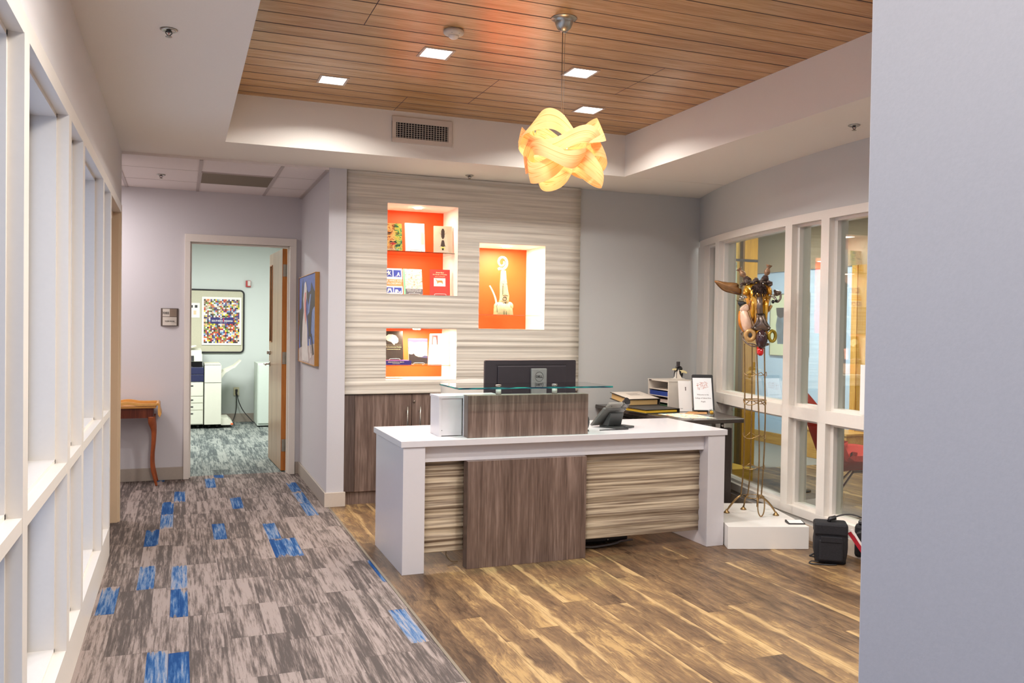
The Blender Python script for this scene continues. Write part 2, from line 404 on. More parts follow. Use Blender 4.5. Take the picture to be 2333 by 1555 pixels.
def text_mb(mb, txt, size, xf, mi=0, align='CENTER', bold=0.0, depth=0.0004, spacing=1.0, sx=1.0):
    cu = bpy.data.curves.new('t', 'FONT'); cu.body = txt; cu.size = size; cu.align_x = align; cu.align_y = 'CENTER'
    cu.extrude = depth; cu.offset = bold; cu.space_character = spacing; cu.resolution_u = 3
    o = bpy.data.objects.new('t', cu); COL.objects.link(o)
    dg = bpy.context.evaluated_depsgraph_get(); me = bpy.data.meshes.new_from_object(o.evaluated_get(dg))
    S = Matrix.Diagonal((sx, 1, 1, 1))
    mb.add([v.co.copy() for v in me.vertices], [tuple(p.vertices) for p in me.polygons], mi, False, xf @ S)
    bpy.data.objects.remove(o); bpy.data.curves.remove(cu); bpy.data.meshes.remove(me)
def frame_xf(origin, right, up):
    """matrix taking (x,y,z) text space to a plane in the world: x->right, y->up, z->outward"""
    r = Vector(right).normalized(); u = Vector(up).normalized(); n = r.cross(u)
    m = Matrix((r, u, n)).transposed().to_4x4(); m.translation = Vector(origin); return m
# ================================================================== THE SETTING
CX, CYR, RR = 11.42, 4.0, 7.5            # axis and radius of the curved lounge wall
def arc_pt(y, r=RR): a = math.asin((y - CYR) / RR); return (CX - r * math.cos(a), CYR + r * math.sin(a))
def arc_pts(y0, y1, r, n=None):
    n = n or max(1, int(abs(y1 - y0) / 0.12) + 1); a0, a1 = math.asin((y0 - CYR) / RR), math.asin((y1 - CYR) / RR)
    return [(CX - r * math.cos(a0 + (a1 - a0) * i / n), CYR + r * math.sin(a0 + (a1 - a0) * i / n)) for i in range(n + 1)]
def arcbox(mb, y0, y1, z0, z1, r0, r1, mi=0):
    A = arc_pts(y0, y1, r0); B = arc_pts(y0, y1, r1)
    for i in range(len(A) - 1):
        mb.prism([A[i], A[i + 1], B[i + 1], B[i]], z0, z1, 'xy', mi)
ZC = 2.59
# floors
m = MB(); m.box(1.065, 1.0, -0.06, 7.3, 7.12, 0); struct(m, 'floor', M_LVT, 'wood-look vinyl plank floor of the reception area')
m = MB(); m.box(-0.62, -3.1, -0.06, 1.065, 6.56, 0.0); m.box(-3.0, 6.56, -0.06, 1.065, 8.24, 0.0)
struct(m, 'floor', M_CARPET, 'grey and blue striped plank carpet of the hallway')
m = MB(); m.box(-2.6, 8.24, -0.06, 1.9, 12.72, 0.0); struct(m, 'floor', M_CARPETO, 'grey patterned carpet inside the work room')
m = MB(); m.box(4.3, 7.12, -0.06, 7.3, 9.7, 0.0); struct(m, 'floor', M_CARPETL, 'ribbed grey carpet at the far side of the lounge')
# ceilings
m = MB()
m.box(-0.6, -3.1, ZC, 0.266, 6.56, 2.98); m.box(0.266, 5.925, ZC, 4.45, 6.62, 2.98)
m.box(0.266, -3.1, ZC, 3.24, 1.6, 2.98)
m.prism([(3.24, 1.0), (4.45, 1.0)] + arc_pts(1.25, 5.925, 7.44, 30) + [(3.24, 5.925)], ZC, 2.98)
struct(m, 'ceiling', M_CEIL, 'painted drop soffit around the timber ceiling tray')
m = MB(); m.box(0.24, 1.55, 2.912, 3.27, 5.95, 2.96); struct(m, 'ceiling', M_PLANKS, 'timber plank ceiling set up inside the tray')
m = MB(); m.box(-3.0, 6.56, 2.572, 1.045, 8.13, 2.62)
struct(m, 'ceiling', M_TILE, 'suspended tile ceiling at the end of the hallway')
g = MB()
for x in (-2.15, -1.58, -1.01, -0.445, 0.132, 0.702): g.box(x - 0.012, 6.56, 2.566, x + 0.012, 8.12, 2.574)
for y in (7.05, 7.62): 
    for x in (-2.15, -1.58, -1.01, -0.445, 0.132, 0.702): g.box(x + 0.012, y - 0.002, 2.5705, min(x + 0.565, 1.044), y + 0.002, 2.5735)
g.box(1.02, 6.56, 2.56, 1.045, 8.12, 2.574)
struct(g, 'trim_2', M_GRID, 'thin metal grid of the hallway tile ceiling')
m = MB(); m.box(-2.6, 8.2, 2.56, 1.9, 12.8, 2.62); struct(m, 'ceiling', M_TILE, 'tile ceiling of the work room')
m = MB(); m.prism([(7.3, 9.7), (4.3, 9.7), (4.3, 6.6)] + list(reversed(arc_pts(1.5, 6.45, 7.40, 30))) + [(7.3, 1.5)], 2.63, 2.7)
struct(m, 'ceiling', M_TILE, 'pale ceiling of the lounge behind the glass')
# walls
m = MB(); m.box(-0.62, -3.1, 2.212, -0.392, 6.56, ZC); m.box(-3.0, 6.50, 2.2, -0.394, 6.56, ZC + 0.05); m.box(-3.0, 6.50, 0, -0.62, 6.56, 2.2)
m.box(-0.62, 6.505, 0, -0.53, 6.558, 2.212)
struct(m, 'wall_left', M_WALL, 'drywall band above the left hand windows')
m = MB(); m.box(-3.0, 8.12, 0, 0.055, 8.22, 2.6); m.box(0.055, 8.12, 2.16, 0.975, 8.22, 2.6); m.box(0.975, 8.12, 0, 1.045, 8.22, 2.6)
m.box(-3.06, 6.5, 0, -3.0, 8.22, 2.6)
struct(m, 'wall_back', M_WALLB, 'mauve grey wall at the end of the hallway with the work room door')
m = MB(); m.box(1.045, 6.555, 0, 1.18, 8.22, ZC + 0.03); m.box(1.045, 8.2, 0, 1.18, 8.3, 2.6)
struct(m, 'wall_right', M_WALLB, 'short return wall carrying the blue painting', bevel=0.004)
m = MB(); m.box(3.1765, 6.60, 0, 4.45, 6.70, ZC - 0.001)
struct(m, 'wall_back', M_GREYW, 'plain grey wall right of the ribbed panel')
m = MB(); m.box(1.06, -3.1, 0, 1.20, 1.105, ZC + 0.02); m.box(1.2, 1.0, 0, 4.5, 1.1, ZC + 0.3)
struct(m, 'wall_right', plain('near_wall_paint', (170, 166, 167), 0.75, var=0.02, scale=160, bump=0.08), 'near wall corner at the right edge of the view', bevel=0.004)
m = MB(); m.box(-0.62, -3.2, 0, 1.2, -3.1, 2.62); struct(m, 'wall_near', M_WALL, 'hallway end wall behind the viewer')
m = MB(); arcbox(m, 1.1, 6.60, 2.192, ZC + 0.02, 7.5, 7.38); arcbox(m, 1.1, 6.60, 0, 0.15, 7.5, 7.40)
struct(m, 'wall_right', M_GREYW, 'curved wall above and below the lounge windows')
m = MB(); m.box(-2.6, 12.62, 0, 1.9, 12.72, 2.6); m.box(-2.7, 8.2, 0, -2.6, 12.72, 2.6); m.box(1.9, 8.2, 0, 2.0, 12.72, 2.6); m.box(1.0, 8.22, 0, 1.95, 8.3, 2.6)
struct(m, 'wall_back', M_OFFW, 'pale walls of the work room')
m = MB(); m.box(6.86, 1.4, 0, 6.96, 9.7, 2.7); m.box(4.3, 9.6, 0, 6.9, 9.7, 2.7); m.box(4.30, 6.7, 0, 4.42, 9.6, 2.7); m.box(4.3, 1.4, 0, 6.9, 1.5, 2.7)
struct(m, 'wall_right', plain('lounge_paint', (186, 206, 226), 0.7, var=0.01), 'pale blue walls of the lounge')
m = MB(); m.box(6.83, 1.5, 2.12, 6.858, 9.6, 2.63); m.box(4.42, 9.57, 2.12, 6.83, 9.598, 2.63)
struct(m, 'trim_3', plain('tan_bulkhead', (150, 132, 106), 0.8, var=0.02), 'tan painted band along the top of the lounge wall')
m = MB(); m.box(6.83, 1.5, 0, 6.858, 9.57, 0.135); struct(m, 'baseboard_right', M_OAKX, 'wide oak baseboard along the lounge wall')
# baseboards
m = MB(); m.box(-3.0, 8.106, 0, 0.035, 8.12, 0.112); m.box(1.002, 8.106, 0, 1.032, 8.12, 0.112)
struct(m, 'baseboard_back', M_BASE, 'taupe baseboard beside the work room door', bevel=0.003)
m = MB(); m.box(1.030, 6.542, 0, 1.045, 8.106, 0.112); struct(m, 'baseboard_right', M_BASE, 'taupe baseboard under the blue painting', bevel=0.003)
m = MB(); m.box(1.030, 6.538, 0, 1.19, 6.555, 0.112); struct(m, 'baseboard_right', M_BASEW, 'pale baseboard wrapped around the end of the painting wall', bevel=0.003)
m = MB(); m.box(-2.6, 12.605, 0, 1.9, 12.62, 0.12); struct(m, 'baseboard_back', M_BASE, 'grey baseboard at the back of the work room')
m = MB(); m.box(3.18, 6.588, 0, 4.36, 6.60, 0.10); struct(m, 'baseboard_back', M_BASE, 'taupe baseboard of the plain grey wall behind the dark table')
m = MB(); m.box(1.048, 1.12, 0, 1.06, 1.106, 0.10); m.box(1.048, -3.0, 0, 1.06, 1.106, 0.10); struct(m, 'baseboard_right', M_BASE, 'baseboard of the near right wall')
m = MB(); m.box(1.058, 1.1, 0, 1.072, 6.538, 0.003); struct(m, 'trim_4', plain('floor_strip', (120, 108, 92), 0.5), 'thin edge strip between carpet and vinyl planks')

# left window wall: white grid
XF, XB = -0.388, -0.56
MY = [-1.80, -0.80, -0.32, 0.66, 1.14, 2.12, 2.60, 3.555, 4.04, 5.04, 5.55]
t1 = MB()
t1.box(XB, -3.1, 2.153, XF, 6.499, 2.212); t1.box(XB, -3.1, 0.0, XF, 5.59, 0.176); t1.box(XB, -3.1, 0.835, XF, 5.59, 0.875)
for y in MY: t1.box(XB, y - 0.04, 0.17, XF + 0.0015, y + 0.04, 2.155)
t1.box(XB, -3.1, 0.17, XF, -2.2, 2.155)
struct(t1, 'trim_1', M_TRIM, 'white painted mullion grid of the left window wall')
M_GASK = plain('gasket_black', (20, 20, 34), 0.5)
for i in range(len(MY) - 1):
    a, b = MY[i] + 0.04, MY[i + 1] - 0.04
    wn_ = bpy.data.objects.new('window_%d' % (i + 1), None); COL.objects.link(wn_); wn_.location = (XF, a, 0)
    tag(wn_, ('wide' if b - a > 0.6 else 'narrow') + ' bay of the left window wall', None, None, 'structure')
    fr = MB(); gk = MB()
    for z0, z1 in ((0.176, 0.835), (0.875, 2.153)):
        for (ya, yb, za, zb) in ((a, a + 0.014, z0, z1), (b - 0.014, b, z0, z1), (a, b, z0, z0 + 0.014), (a, b, z1 - 0.014, z1)):
            fr.box(XB - XF, ya - a, za, -0.426 - XF, yb - a, zb)
        for (ya, yb, za, zb) in ((a + .014, a + 0.030, z0 + .014, z1 - .014), (b - 0.030, b - .014, z0 + .014, z1 - .014), (a + .014, b - .014, z0 + .014, z0 + 0.030), (a + .014, b - .014, z1 - 0.030, z1 - .014)):
            gk.box(-0.530 - XF, ya - a, za, -0.512 - XF, yb - a, zb)
        p = MB(); p.box(-0.526 - XF, 0.016, z0 + 0.016, -0.518 - XF, b - a - 0.016, z1 - 0.016); p.build('window_pane', M_GLASS, wn_)
    fr.build('window_frame', M_TRIM, wn_); gk.build('gasket', M_GASK, wn_)
# side door alcove
m = MB(); m.box(-0.56, 6.50, 0, -0.3885, 6.505, 2.153); m.box(-0.475, 6.478, 0, -0.40, 6.50, 2.153); m.box(-0.56, 5.59, 2.10, -0.44, 6.50, 2.153); m.box(-0.56, 6.505, 0, -0.388, 6.558, 2.212)
struct(m, 'trim_5', plain('beige_enamel', (206, 182, 152), 0.45, var=0.01), 'beige frame of the side door beyond the left windows', bevel=0.002)
d = bpy.data.objects.new('door_2', None); COL.objects.link(d); tag(d, 'beige side door set back beyond the left windows', None, None, 'structure')
m = MB(); m.box(-0.53, 5.595, 0.004, -0.49, 6.498, 2.10); m.build('door_leaf', plain('beige_door', (176, 138, 104), 0.5, var=0.02), d)
m = MB(); m.tube([(-0.488, 5.66, 1.0), (-0.45, 5.66, 1.0), (-0.45, 5.76, 1.0)], 0.008); m.build('door_handle', M_STEEL, d)

# work room door frame and leaf
m = MB()
for x0, x1 in ((0.030, 0.077), (0.940, 0.998)): m.box(x0, 8.095, 0, x1, 8.235, 2.118)
m.box(0.030, 8.095, 2.118, 0.998, 8.235, 2.185)
m.box(0.077, 8.16, 0, 0.090, 8.20, 2.118); m.box(0.927, 8.16, 0, 0.940, 8.20, 2.118); m.box(0.090, 8.16, 2.104, 0.927, 8.20, 2.1179)
struct(m, 'trim_6', M_TRIM, 'white frame around the work room doorway', bevel=0.002)
d = bpy.data.objects.new('door_1', None); COL.objects.link(d); d.location = (0.935, 8.26, 0); d.rotation_euler.z = math.radians(2.4)
tag(d, 'oak door standing open into the work room', None, None, 'structure')
m = MB()   # local: leaf runs +y, thickness -x ; faces -x side to the viewer
m.box(-0.044, 0.0, 0.012, 0.0, 0.66, 2.105); m.box(-0.044, 0.80, 0.012, 0.0, 0.86, 2.105); m.box(-0.044, 0.66, 0.012, 0, 0.80, 1.22); m.box(-0.044, 0.66, 1.98, 0, 0.80, 2.105)
m.build('door_leaf', M_DOAK, d)
m = MB(); m.box(-0.046, -0.003, 0.012, 0.002, 0.0, 2.105); m.build('door_edge', M_DEDGE, d)
m = MB(); m.box(-0.026, 0.66, 1.22, -0.018, 0.80, 1.98); m.build('vision_panel', M_GLASS, d)
m = MB()
for (a, b, c_, e) in ((0.65, 0.66, 1.21, 1.99), (0.80, 0.81, 1.21, 1.99)): m.box(-0.050, a, c_, 0.006, b, e)
m.box(-0.050, 0.65, 1.21, 0.006, 0.81, 1.22); m.box(-0.050, 0.65, 1.98, 0.006, 0.81, 1.99)
m.build('vision_frame', M_DEDGE, d)
for z in (1.90, 1.075, 0.25):
    m = MB(); m.box(-0.040, -0.006, z - 0.057, 0.006, -0.003, z + 0.057); m.lathe([(0.007, -0.057), (0.007, 0.057)], (0.004, -0.010, z), 10); m.build('hinge', M_STEEL, d)
h = MB(); h.lathe([(0.026, 0), (0.024, 0.008)], (-0.044, 0.79, 0.985), 20, (-1, 0, 0)); h.tube([(-0.05, 0.79, 0.985), (-0.095, 0.79, 0.985), (-0.10, 0.78, 0.984), (-0.10, 0.68, 0.982)], 0.009)
h.build('door_handle', M_CHROME, d)
h = MB(); h.lathe([(0.024, 0), (0.022, 0.012)], (-0.044, 0.79, 1.10), 20, (-1, 0, 0)); h.box(-0.075, 0.786, 1.085, -0.055, 0.794, 1.115); h.build('deadbolt', M_CHROME, d)

# curved lounge window wall
m = MB()
arcbox(m, 1.5, 6.52, 2.135, 2.192, 7.512, 7.36); arcbox(m, 1.5, 6.52, 0.798, 0.880, 7.512, 7.36); arcbox(m, 1.5, 6.52, 0.135, 0.190, 7.512, 7.36)
MUL = [(1.5, 1.6), (2.95, 3.03), (3.35, 3.43), (4.412, 4.492), (4.812, 4.895), (6.0, 6.085), (6.38, 6.58)]
for a, b in MUL: arcbox(m, a, b, 0.14, 2.14, 7.511, 7.36)
struct(m, 'trim_7', M_TRIM, 'white frame grid of the curved lounge window wall')
m = MB(); arcbox(m, 1.2, 6.56, 0, 0.10, 7.512, 7.50); struct(m, 'baseboard_right', M_BASEW, 'pale baseboard under the curved lounge windows')
for i in range(len(MUL) - 1):
    a, b = MUL[i][1], MUL[i + 1][0]
    wn_ = bpy.data.objects.new('window_%d' % (11 + i), None); COL.objects.link(wn_)
    tag(wn_, ('wide' if b - a > 0.6 else 'narrow') + ' bay of the curved lounge window wall', None, None, 'structure')
    fr = MB()
    for z0, z1 in ((0.190, 0.798), (0.880, 2.135)):
        arcbox(fr, a, b, z0, z0 + 0.018, 7.47, 7.40); arcbox(fr, a, b, z1 - 0.018, z1, 7.47, 7.40)
        arcbox(fr, a, a + 0.022, z0, z1, 7.47, 7.40); arcbox(fr, b - 0.03, b, z0, z1, 7.47, 7.40)
        p = MB(); A = arc_pts(a + 0.02, b - 0.02, 7.440, 1); B = arc_pts(a + 0.02, b - 0.02, 7.432, 1)
        p.prism([A[0], A[1], B[1], B[0]], z0 + 0.012, z1 - 0.012); p.build('window_pane', M_GLASSR, wn_)
    fr.build('window_frame', M_TRIM, wn_)

# ------------------------------------------------------------------ ribbed panel
def rib(x, z, seed=0.0, amp=0.011):
    zz = z + 0.004 * noise.noise(Vector((x * 0.8, z * 4, seed)))
    n = noise.noise(Vector((x * 0.03, zz * 27.0, seed + 3.1))) + 0.45 * noise.noise(Vector((x * 0.06, zz * 62.0, seed + 8.7)))
    return amp * (0.5 + 0.85 * math.tanh(2.2 * n) * 0.6)
def ribbed(mb, x0, x1, z0, z1, yf, yb, holes=(), dz=0.0055, dx=0.10, seed=0.0, amp=0.011):
    xs = {x0, x1}; zs = {z0, z1}
    for hx0, hx1, hz0, hz1 in holes: xs |= {hx0, hx1}; zs |= {hz0, hz1}
    def subdiv(v, d):
        v = sorted(v); out = []
        for a, b in zip(v, v[1:]):
            n = max(1, int(round((b - a) / d))); out += [a + (b - a) * i / n for i in range(n)]
        return out + [v[-1]]
    xs = subdiv(xs, dx); zs = subdiv(zs, dz); nx, nz = len(xs), len(zs)
    vs = [(x, yf - rib(x, z, seed, amp), z) for x in xs for z in zs]
    fs = []
    for i in range(nx - 1):
        for j in range(nz - 1):
            cx, cz = (xs[i] + xs[i + 1]) / 2, (zs[j] + zs[j + 1]) / 2
            if any(h[0] < cx < h[1] and h[2] < cz < h[3] for h in holes): continue
            a = i * nz + j; fs.append((a, a + nz, a + nz + 1, a + 1))
    mb.add(vs, fs, 0, True)
    for x, i in ((x0, 0), (x1, nx - 1)):
        for j in range(nz - 1):
            mb.add([(x, yb, zs[j]), (x, yb, zs[j + 1]), vs[i * nz + j + 1], vs[i * nz + j]], [(0, 1, 2, 3)])
    for z, j in ((z0, 0), (z1, nz - 1)):
        for i in range(nx - 1):
            mb.add([(xs[i], yb, z), (xs[i + 1], yb, z), vs[(i + 1) * nz + j], vs[i * nz + j]], [(0, 1, 2, 3)])
N1 = (1.503, 2.083, 1.643, 2.357); N2 = (2.267, 2.853, 1.380, 2.081); N3 = (1.503, 2.082, 0.968, 1.374)
m = MB(); ribbed(m, 1.182, 3.175, 0.86, 2.588, 6.578, 6.603, (N1, N2, N3))
m.build('ribbed_wall_panel', M_RIB, None, 'tall greige ribbed wall panel with three lit display niches', 'wall panel')
NL = []
for (x0, x1, z0, z1), nm, sh, zsh in ((N1, 'upper left display niche, two tiers of books', 'glass_shelf', 1.990), (N2, 'right hand display niche holding the ceramic sculpture', 'glass_shelf', 1.500), (N3, 'lower left display niche above the cabinets', 'glass_shelf', 1.083)):
    t = thing('display_niche', 'lit orange-backed ' + nm, 'wall niche', ((x0 + x1) / 2, 6.57, z0), 0, 'orange wall niches')
    cx = (x0 + x1) / 2
    def L(a): return a - cx
    b = MB(); b.box(L(x0) - 0.0, 0.424, 0, L(x1), 0.44, z1 - z0); b.build('back_panel', M_ORANGE, t, 'orange back panel')
    b = MB(); T = 0.012; Hh = z1 - z0
    b.box(L(x0) - T, 0.009, -T, L(x0), 0.44, Hh + T); b.box(L(x1), 0.009, -T, L(x1) + T, 0.44, Hh + T); b.box(L(x0), 0.009, -T, L(x1), 0.44, 0); b.box(L(x0), 0.009, Hh, L(x1), 0.44, Hh + T)
    b.build('niche_lining', M_NICHEW, t, 'white painted lining')
    b = MB(); b.box(L(x0) + 0.002, 0.05, zsh - z0 - 0.008, L(x1) - 0.010, 0.415, zsh - z0); b.build('glass_shelf', M_SHELFG, t)
    b = MB(); b.lathe([(0.032, 0), (0.03, -0.008)], (0, 0.17, Hh), 20); b.build('puck_light', emit('puck_glow', (1.0, 0.85, 0.62), 22.0), t)
for (x, z, e) in ((1.79, 2.345, 3.4), (2.56, 2.068, 14.0), (1.79, 1.362, 13.0)):
    area('niche_lamp', (x, 6.74, z), 0.24, e * 0.55, (1.0, 0.86, 0.68), sy=0.2)
area('niche_lamp', (1.79, 6.76, 1.975), 0.3, 1.2, (1.0, 0.86, 0.68), sy=0.2)
# supply grille in the tray
t = thing('air_grille', 'white louvred supply air grille in the face of the ceiling tray', 'air vent', (1.599, 5.925, 2.782))
m = MB(); 
for a, b, c_, e in ((-0.221, 0.221, 0.052, 0.092), (-0.221, 0.221, -0.092, -0.058), (-0.221, -0.192, -0.058, 0.052), (0.192, 0.221, -0.058, 0.052)): m.box(a, -0.012, c_, b, 0.0, e)
m.build('vent_frame', plain('vent_white', (214, 200, 186), 0.5, var=0.01), t, bevel=0.002)
m = MB(); m.box(-0.193, -0.003, -0.059, 0.193, -0.0005, 0.053); m.build('backing', plain('vent_dark', (40, 34, 34), 0.9), t)
m = MB()
for k in range(19): m.box(-0.185 + k * 0.0205, -0.010, -0.059, -0.1815 + k * 0.0205, -0.006, 0.053)
for k in range(8): m.box(-0.193, -0.009, -0.052 + k * 0.0145, 0.193, -0.005, -0.0497 + k * 0.0145)
m.build('louvres', plain('vent_slat', (200, 190, 178), 0.5), t)
# sprinklers
def sprinkler(loc, label):
    t = thing('sprinkler_head', label, 'sprinkler', loc, 0, 'ceiling sprinklers')
    m = MB(); m.lathe([(0.030, 0.0), (0.034, -0.003), (0.028, -0.007), (0.020, -0.005), (0.012, -0.003)], (0, 0, 0), 24); m.build('escutcheon', M_CHROME, t, bevel=0)
    m = MB(); m.lathe([(0.009, 0), (0.009, -0.010), (0.004, -0.012)], (0, 0, 0), 12)
    m.tube([(-0.010, 0, -0.006), (-0.012, 0, -0.016), (-0.002, 0, -0.026)], 0.002, 6); m.tube([(0.010, 0, -0.006), (0.012, 0, -0.016), (0.002, 0, -0.026)], 0.002, 6)
    m.build('frame_arms', M_DGREY, t)
    m = MB(); m.lathe([(0.0012, -0.008), (0.0012, -0.026)], (0, 0, 0), 8); m.build('glass_bulb', plain('sprinkler_red', (170, 20, 16), 0.1), t)
    m = MB(); m.lathe([(0.003, -0.025), (0.013, -0.029), (0.013, -0.031), (0.003, -0.032)], (0, 0, 0), 16); m.build('deflector', M_STEEL, t)
sprinkler((-0.053, 3.76, ZC), 'chrome sprinkler head in the soffit near the left windows')
sprinkler((3.612, 3.88, ZC), 'chrome sprinkler head in the soffit near the lounge windows')
sprinkler((2.116, 6.40, ZC), 'chrome sprinkler head just in front of the ribbed wall panel')
sprinkler((-0.153, 7.35, 2.572), 'chrome sprinkler head in the tile ceiling at the end of the hall')
t = thing('return_air_panel', 'brownish perforated return air panel in the tile ceiling', 'air vent', (0.417, 7.335, 2.572))
m = MB(); m.box(-0.272, -0.262, -0.006, 0.272, 0.262, -0.0005); m.build('perforated_face', plain('perforated_taupe', (128, 114, 96), 0.7, var=0.12, scale=500), t)
m = MB(); 
for a, b, c_, e in ((-0.276, -0.27, 0.276, -0.262), (-0.276, 0.262, 0.276, 0.27), (-0.276, -0.262, -0.268, 0.262), (0.268, -0.262, 0.276, 0.262)): m.box(a, b, -0.007, c_, e, 0)
m.build('panel_frame', M_GRID, t)
# downlights
M_GLOW = emit('downlight_glow', (0.95, 0.98, 1.0), 6.0)
for i, (x, y) in enumerate(DOWN[:4]):
    lab = ['leftmost square downlight in the timber ceiling, nearest the ribbed wall', 'square downlight below the round ceiling sensor', 'square downlight right beside the pendant cord', 'square downlight farthest back behind the pendant shade'][i]
    t = thing('downlight', lab, 'ceiling light', (x, y, 2.912), 0, 'square recessed downlights')
    m = MB(); q = 0.088; r_ = 0.074
    for a, b, c_, e in ((-q, -q, q, -r_), (-q, r_, q, q), (-q, -r_, -r_, r_), (r_, -r_, q, r_)): m.box(a, b, -0.004, c_, e, 0.0)
    m.build('trim_ring', plain('downlight_trim', (196, 176, 160), 0.4), t)
    m = MB(); m.box(-r_, -r_, -0.002, r_, r_, -0.0005); m.build('diffuser', M_GLOW, t)
for i, (x, y) in enumerate(DOWN): pass
t = thing('occupancy_sensor', 'round white ceiling sensor on the timber planks', 'sensor', (1.293, 4.20, 2.912))
m = MB(); m.lathe([(0.052, 0), (0.053, -0.014), (0.048, -0.02), (0.028, -0.027)], (0, 0, 0), 32); m.build('housing', plain('sensor_white', (206, 192, 176), 0.4), t)
m = MB(); m.lathe([(0.027, -0.024), (0.024, -0.036), (0.014, -0.043), (0.003, -0.045)], (0, 0, 0), 24); m.build('lens', plain('sensor_lens', (226, 216, 204), 0.15), t)
m = MB(); m.box(-0.022, -0.0, -0.0262, -0.003, 0.006, -0.0240); m.box(0.003, -0.0, -0.0262, 0.022, 0.006, -0.0240); m.build('slots', M_DGREY, t, loc=(0, -0.036, 0.003))
# ================================================================== RECEPTION DESK
YD = 4.630
desk = thing('reception_desk', 'long white reception desk with ribbed front panels and taupe centre panel', 'desk', (2.23, YD, 0))
def DX(x): return x - 2.23
m = MB(); m.box(DX(1.148), -0.010, 0.718, DX(3.312), 0.715, 0.753); m.build('desktop', M_WLAM, desk, bevel=0.0015)
for x0, x1 in ((1.163, 1.290), (3.172, 3.300)):
    m = MB(); m.box(DX(x0), 0.0, 0.0, DX(x1), 0.705, 0.7175); m.build('end_leg', M_WLAM, desk, bevel=0.0012)
m = MB(); m.box(DX(1.2905), 0.045, 0.622, DX(3.1715), 0.075, 0.7175); m.build('apron', M_WLAM, desk, bevel=0.001)
m = MB(); ribbed(m, DX(1.2905), DX(1.552), 0.088, 0.6215, 0.100, 0.118, seed=5.0, amp=0.010, dz=0.004); m.build('ribbed_panel', M_RIBD, desk)
m = MB(); ribbed(m, DX(2.318), DX(3.1715), 0.088, 0.6215, 0.100, 0.118, seed=5.0, amp=0.010, dz=0.004); m.build('ribbed_panel', M_RIBD, desk)
m = MB(); m.box(DX(1.545), 0.004, 0.0, DX(2.305), 0.078, 0.6215); m.build('centre_panel', M_LAM, desk, bevel=0.001)
m = MB(); m.box(DX(1.2905), 0.119, 0.10, DX(3.1715), 0.135, 0.7175); m.build('modesty_panel', M_WLAM, desk)
# riser with glass counter
t = thing('counter_riser', 'raised transaction counter of white box, taupe front and glass ledge on the desk', 'counter', (1.93, 4.66, 0.7535))
m = MB(); m.box(1.550 - 1.93, 0.0, 0, 2.322 - 1.93, 0.075, 0.245); m.build('front_panel', M_LAM, t, bevel=0.001)
m = MB()
m.box(1.408 - 1.93, 0.108, 0, 1.424 - 1.93, 0.29, 0.222); m.box(1.424 - 1.93, 0.112, 0.004, 1.549 - 1.93, 0.128, 0.222)
m.box(1.405 - 1.93, 0.105, 0.222, 1.80 - 1.93, 0.295, 0.237); m.box(1.424 - 1.93, 0.276, 0, 1.80 - 1.93, 0.290, 0.222)
m.box(1.549 - 1.93, 0.076, 0.0, 2.322 - 1.93, 0.092, 0.2445)
m.build('side_box', M_WLAM, t, bevel=0.001)
m = MB(); m.lathe([(0.0025, 0), (0.0025, 0.003)], (1.427 - 1.93, 0.1125, 0.035), 10, (0, -1, 0)); m.build('screw_cap', M_DGREY, t)
for x in (1.749, 2.111):
    m = MB(); m.lathe([(0.016, 0.245), (0.016, 0.276), (0.011, 0.278), (0.011, 0.289)], (x - 1.93, 0.035, 0), 20); m.build('standoff_post', plain('post_white', (212, 204, 196), 0.3), t)
    m = MB(); m.lathe([(0.017, 0.300), (0.016, 0.305)], (x - 1.93, 0.035, 0), 20); m.build('standoff_cap', M_CHROME, t)
m = MB(); X0, X1, Y0, Y1 = 1.455 - 1.93, 2.428 - 1.93, 4.543 - 4.66, 4.925 - 4.66
m.add([(X0, Y0, 0.2895), (X1, Y0, 0.2895), (X1, Y1, 0.2895), (X0, Y1, 0.2895), (X0, Y0, 0.2995), (X1, Y0, 0.2995), (X1, Y1, 0.2995), (X0, Y1, 0.2995)],
      [(0, 3, 2, 1), (4, 5, 6, 7)], 0).add([(X0, Y0, 0.2895), (X1, Y0, 0.2895), (X1, Y1, 0.2895), (X0, Y1, 0.2895), (X0, Y0, 0.2995), (X1, Y0, 0.2995), (X1, Y1, 0.2995), (X0, Y1, 0.2995)],
      [(0, 1, 5, 4), (1, 2, 6, 5), (2, 3, 7, 6), (3, 0, 4, 7)], 1)
tt = NT('glass_edge_green'); p = tt.pos(); f = tt.noise(tt.vec(tt.math('MULTIPLY', p[0], 1.0), tt.math('MULTIPLY', p[1], 1.0), tt.math('MULTIPLY', p[2], 20.0)), 9, 2)
M_GEDGE = tt.fin(tt.ramp(f, [(0.42, srgb(10, 44, 66)), (0.52, srgb(18, 120, 122)), (0.62, srgb(40, 170, 150))]), 0.08, spec=0.8)
m.build('glass_ledge', [glass_mat('counter_glass', (0.80, 0.95, 0.91), 2.0), M_GEDGE], t)

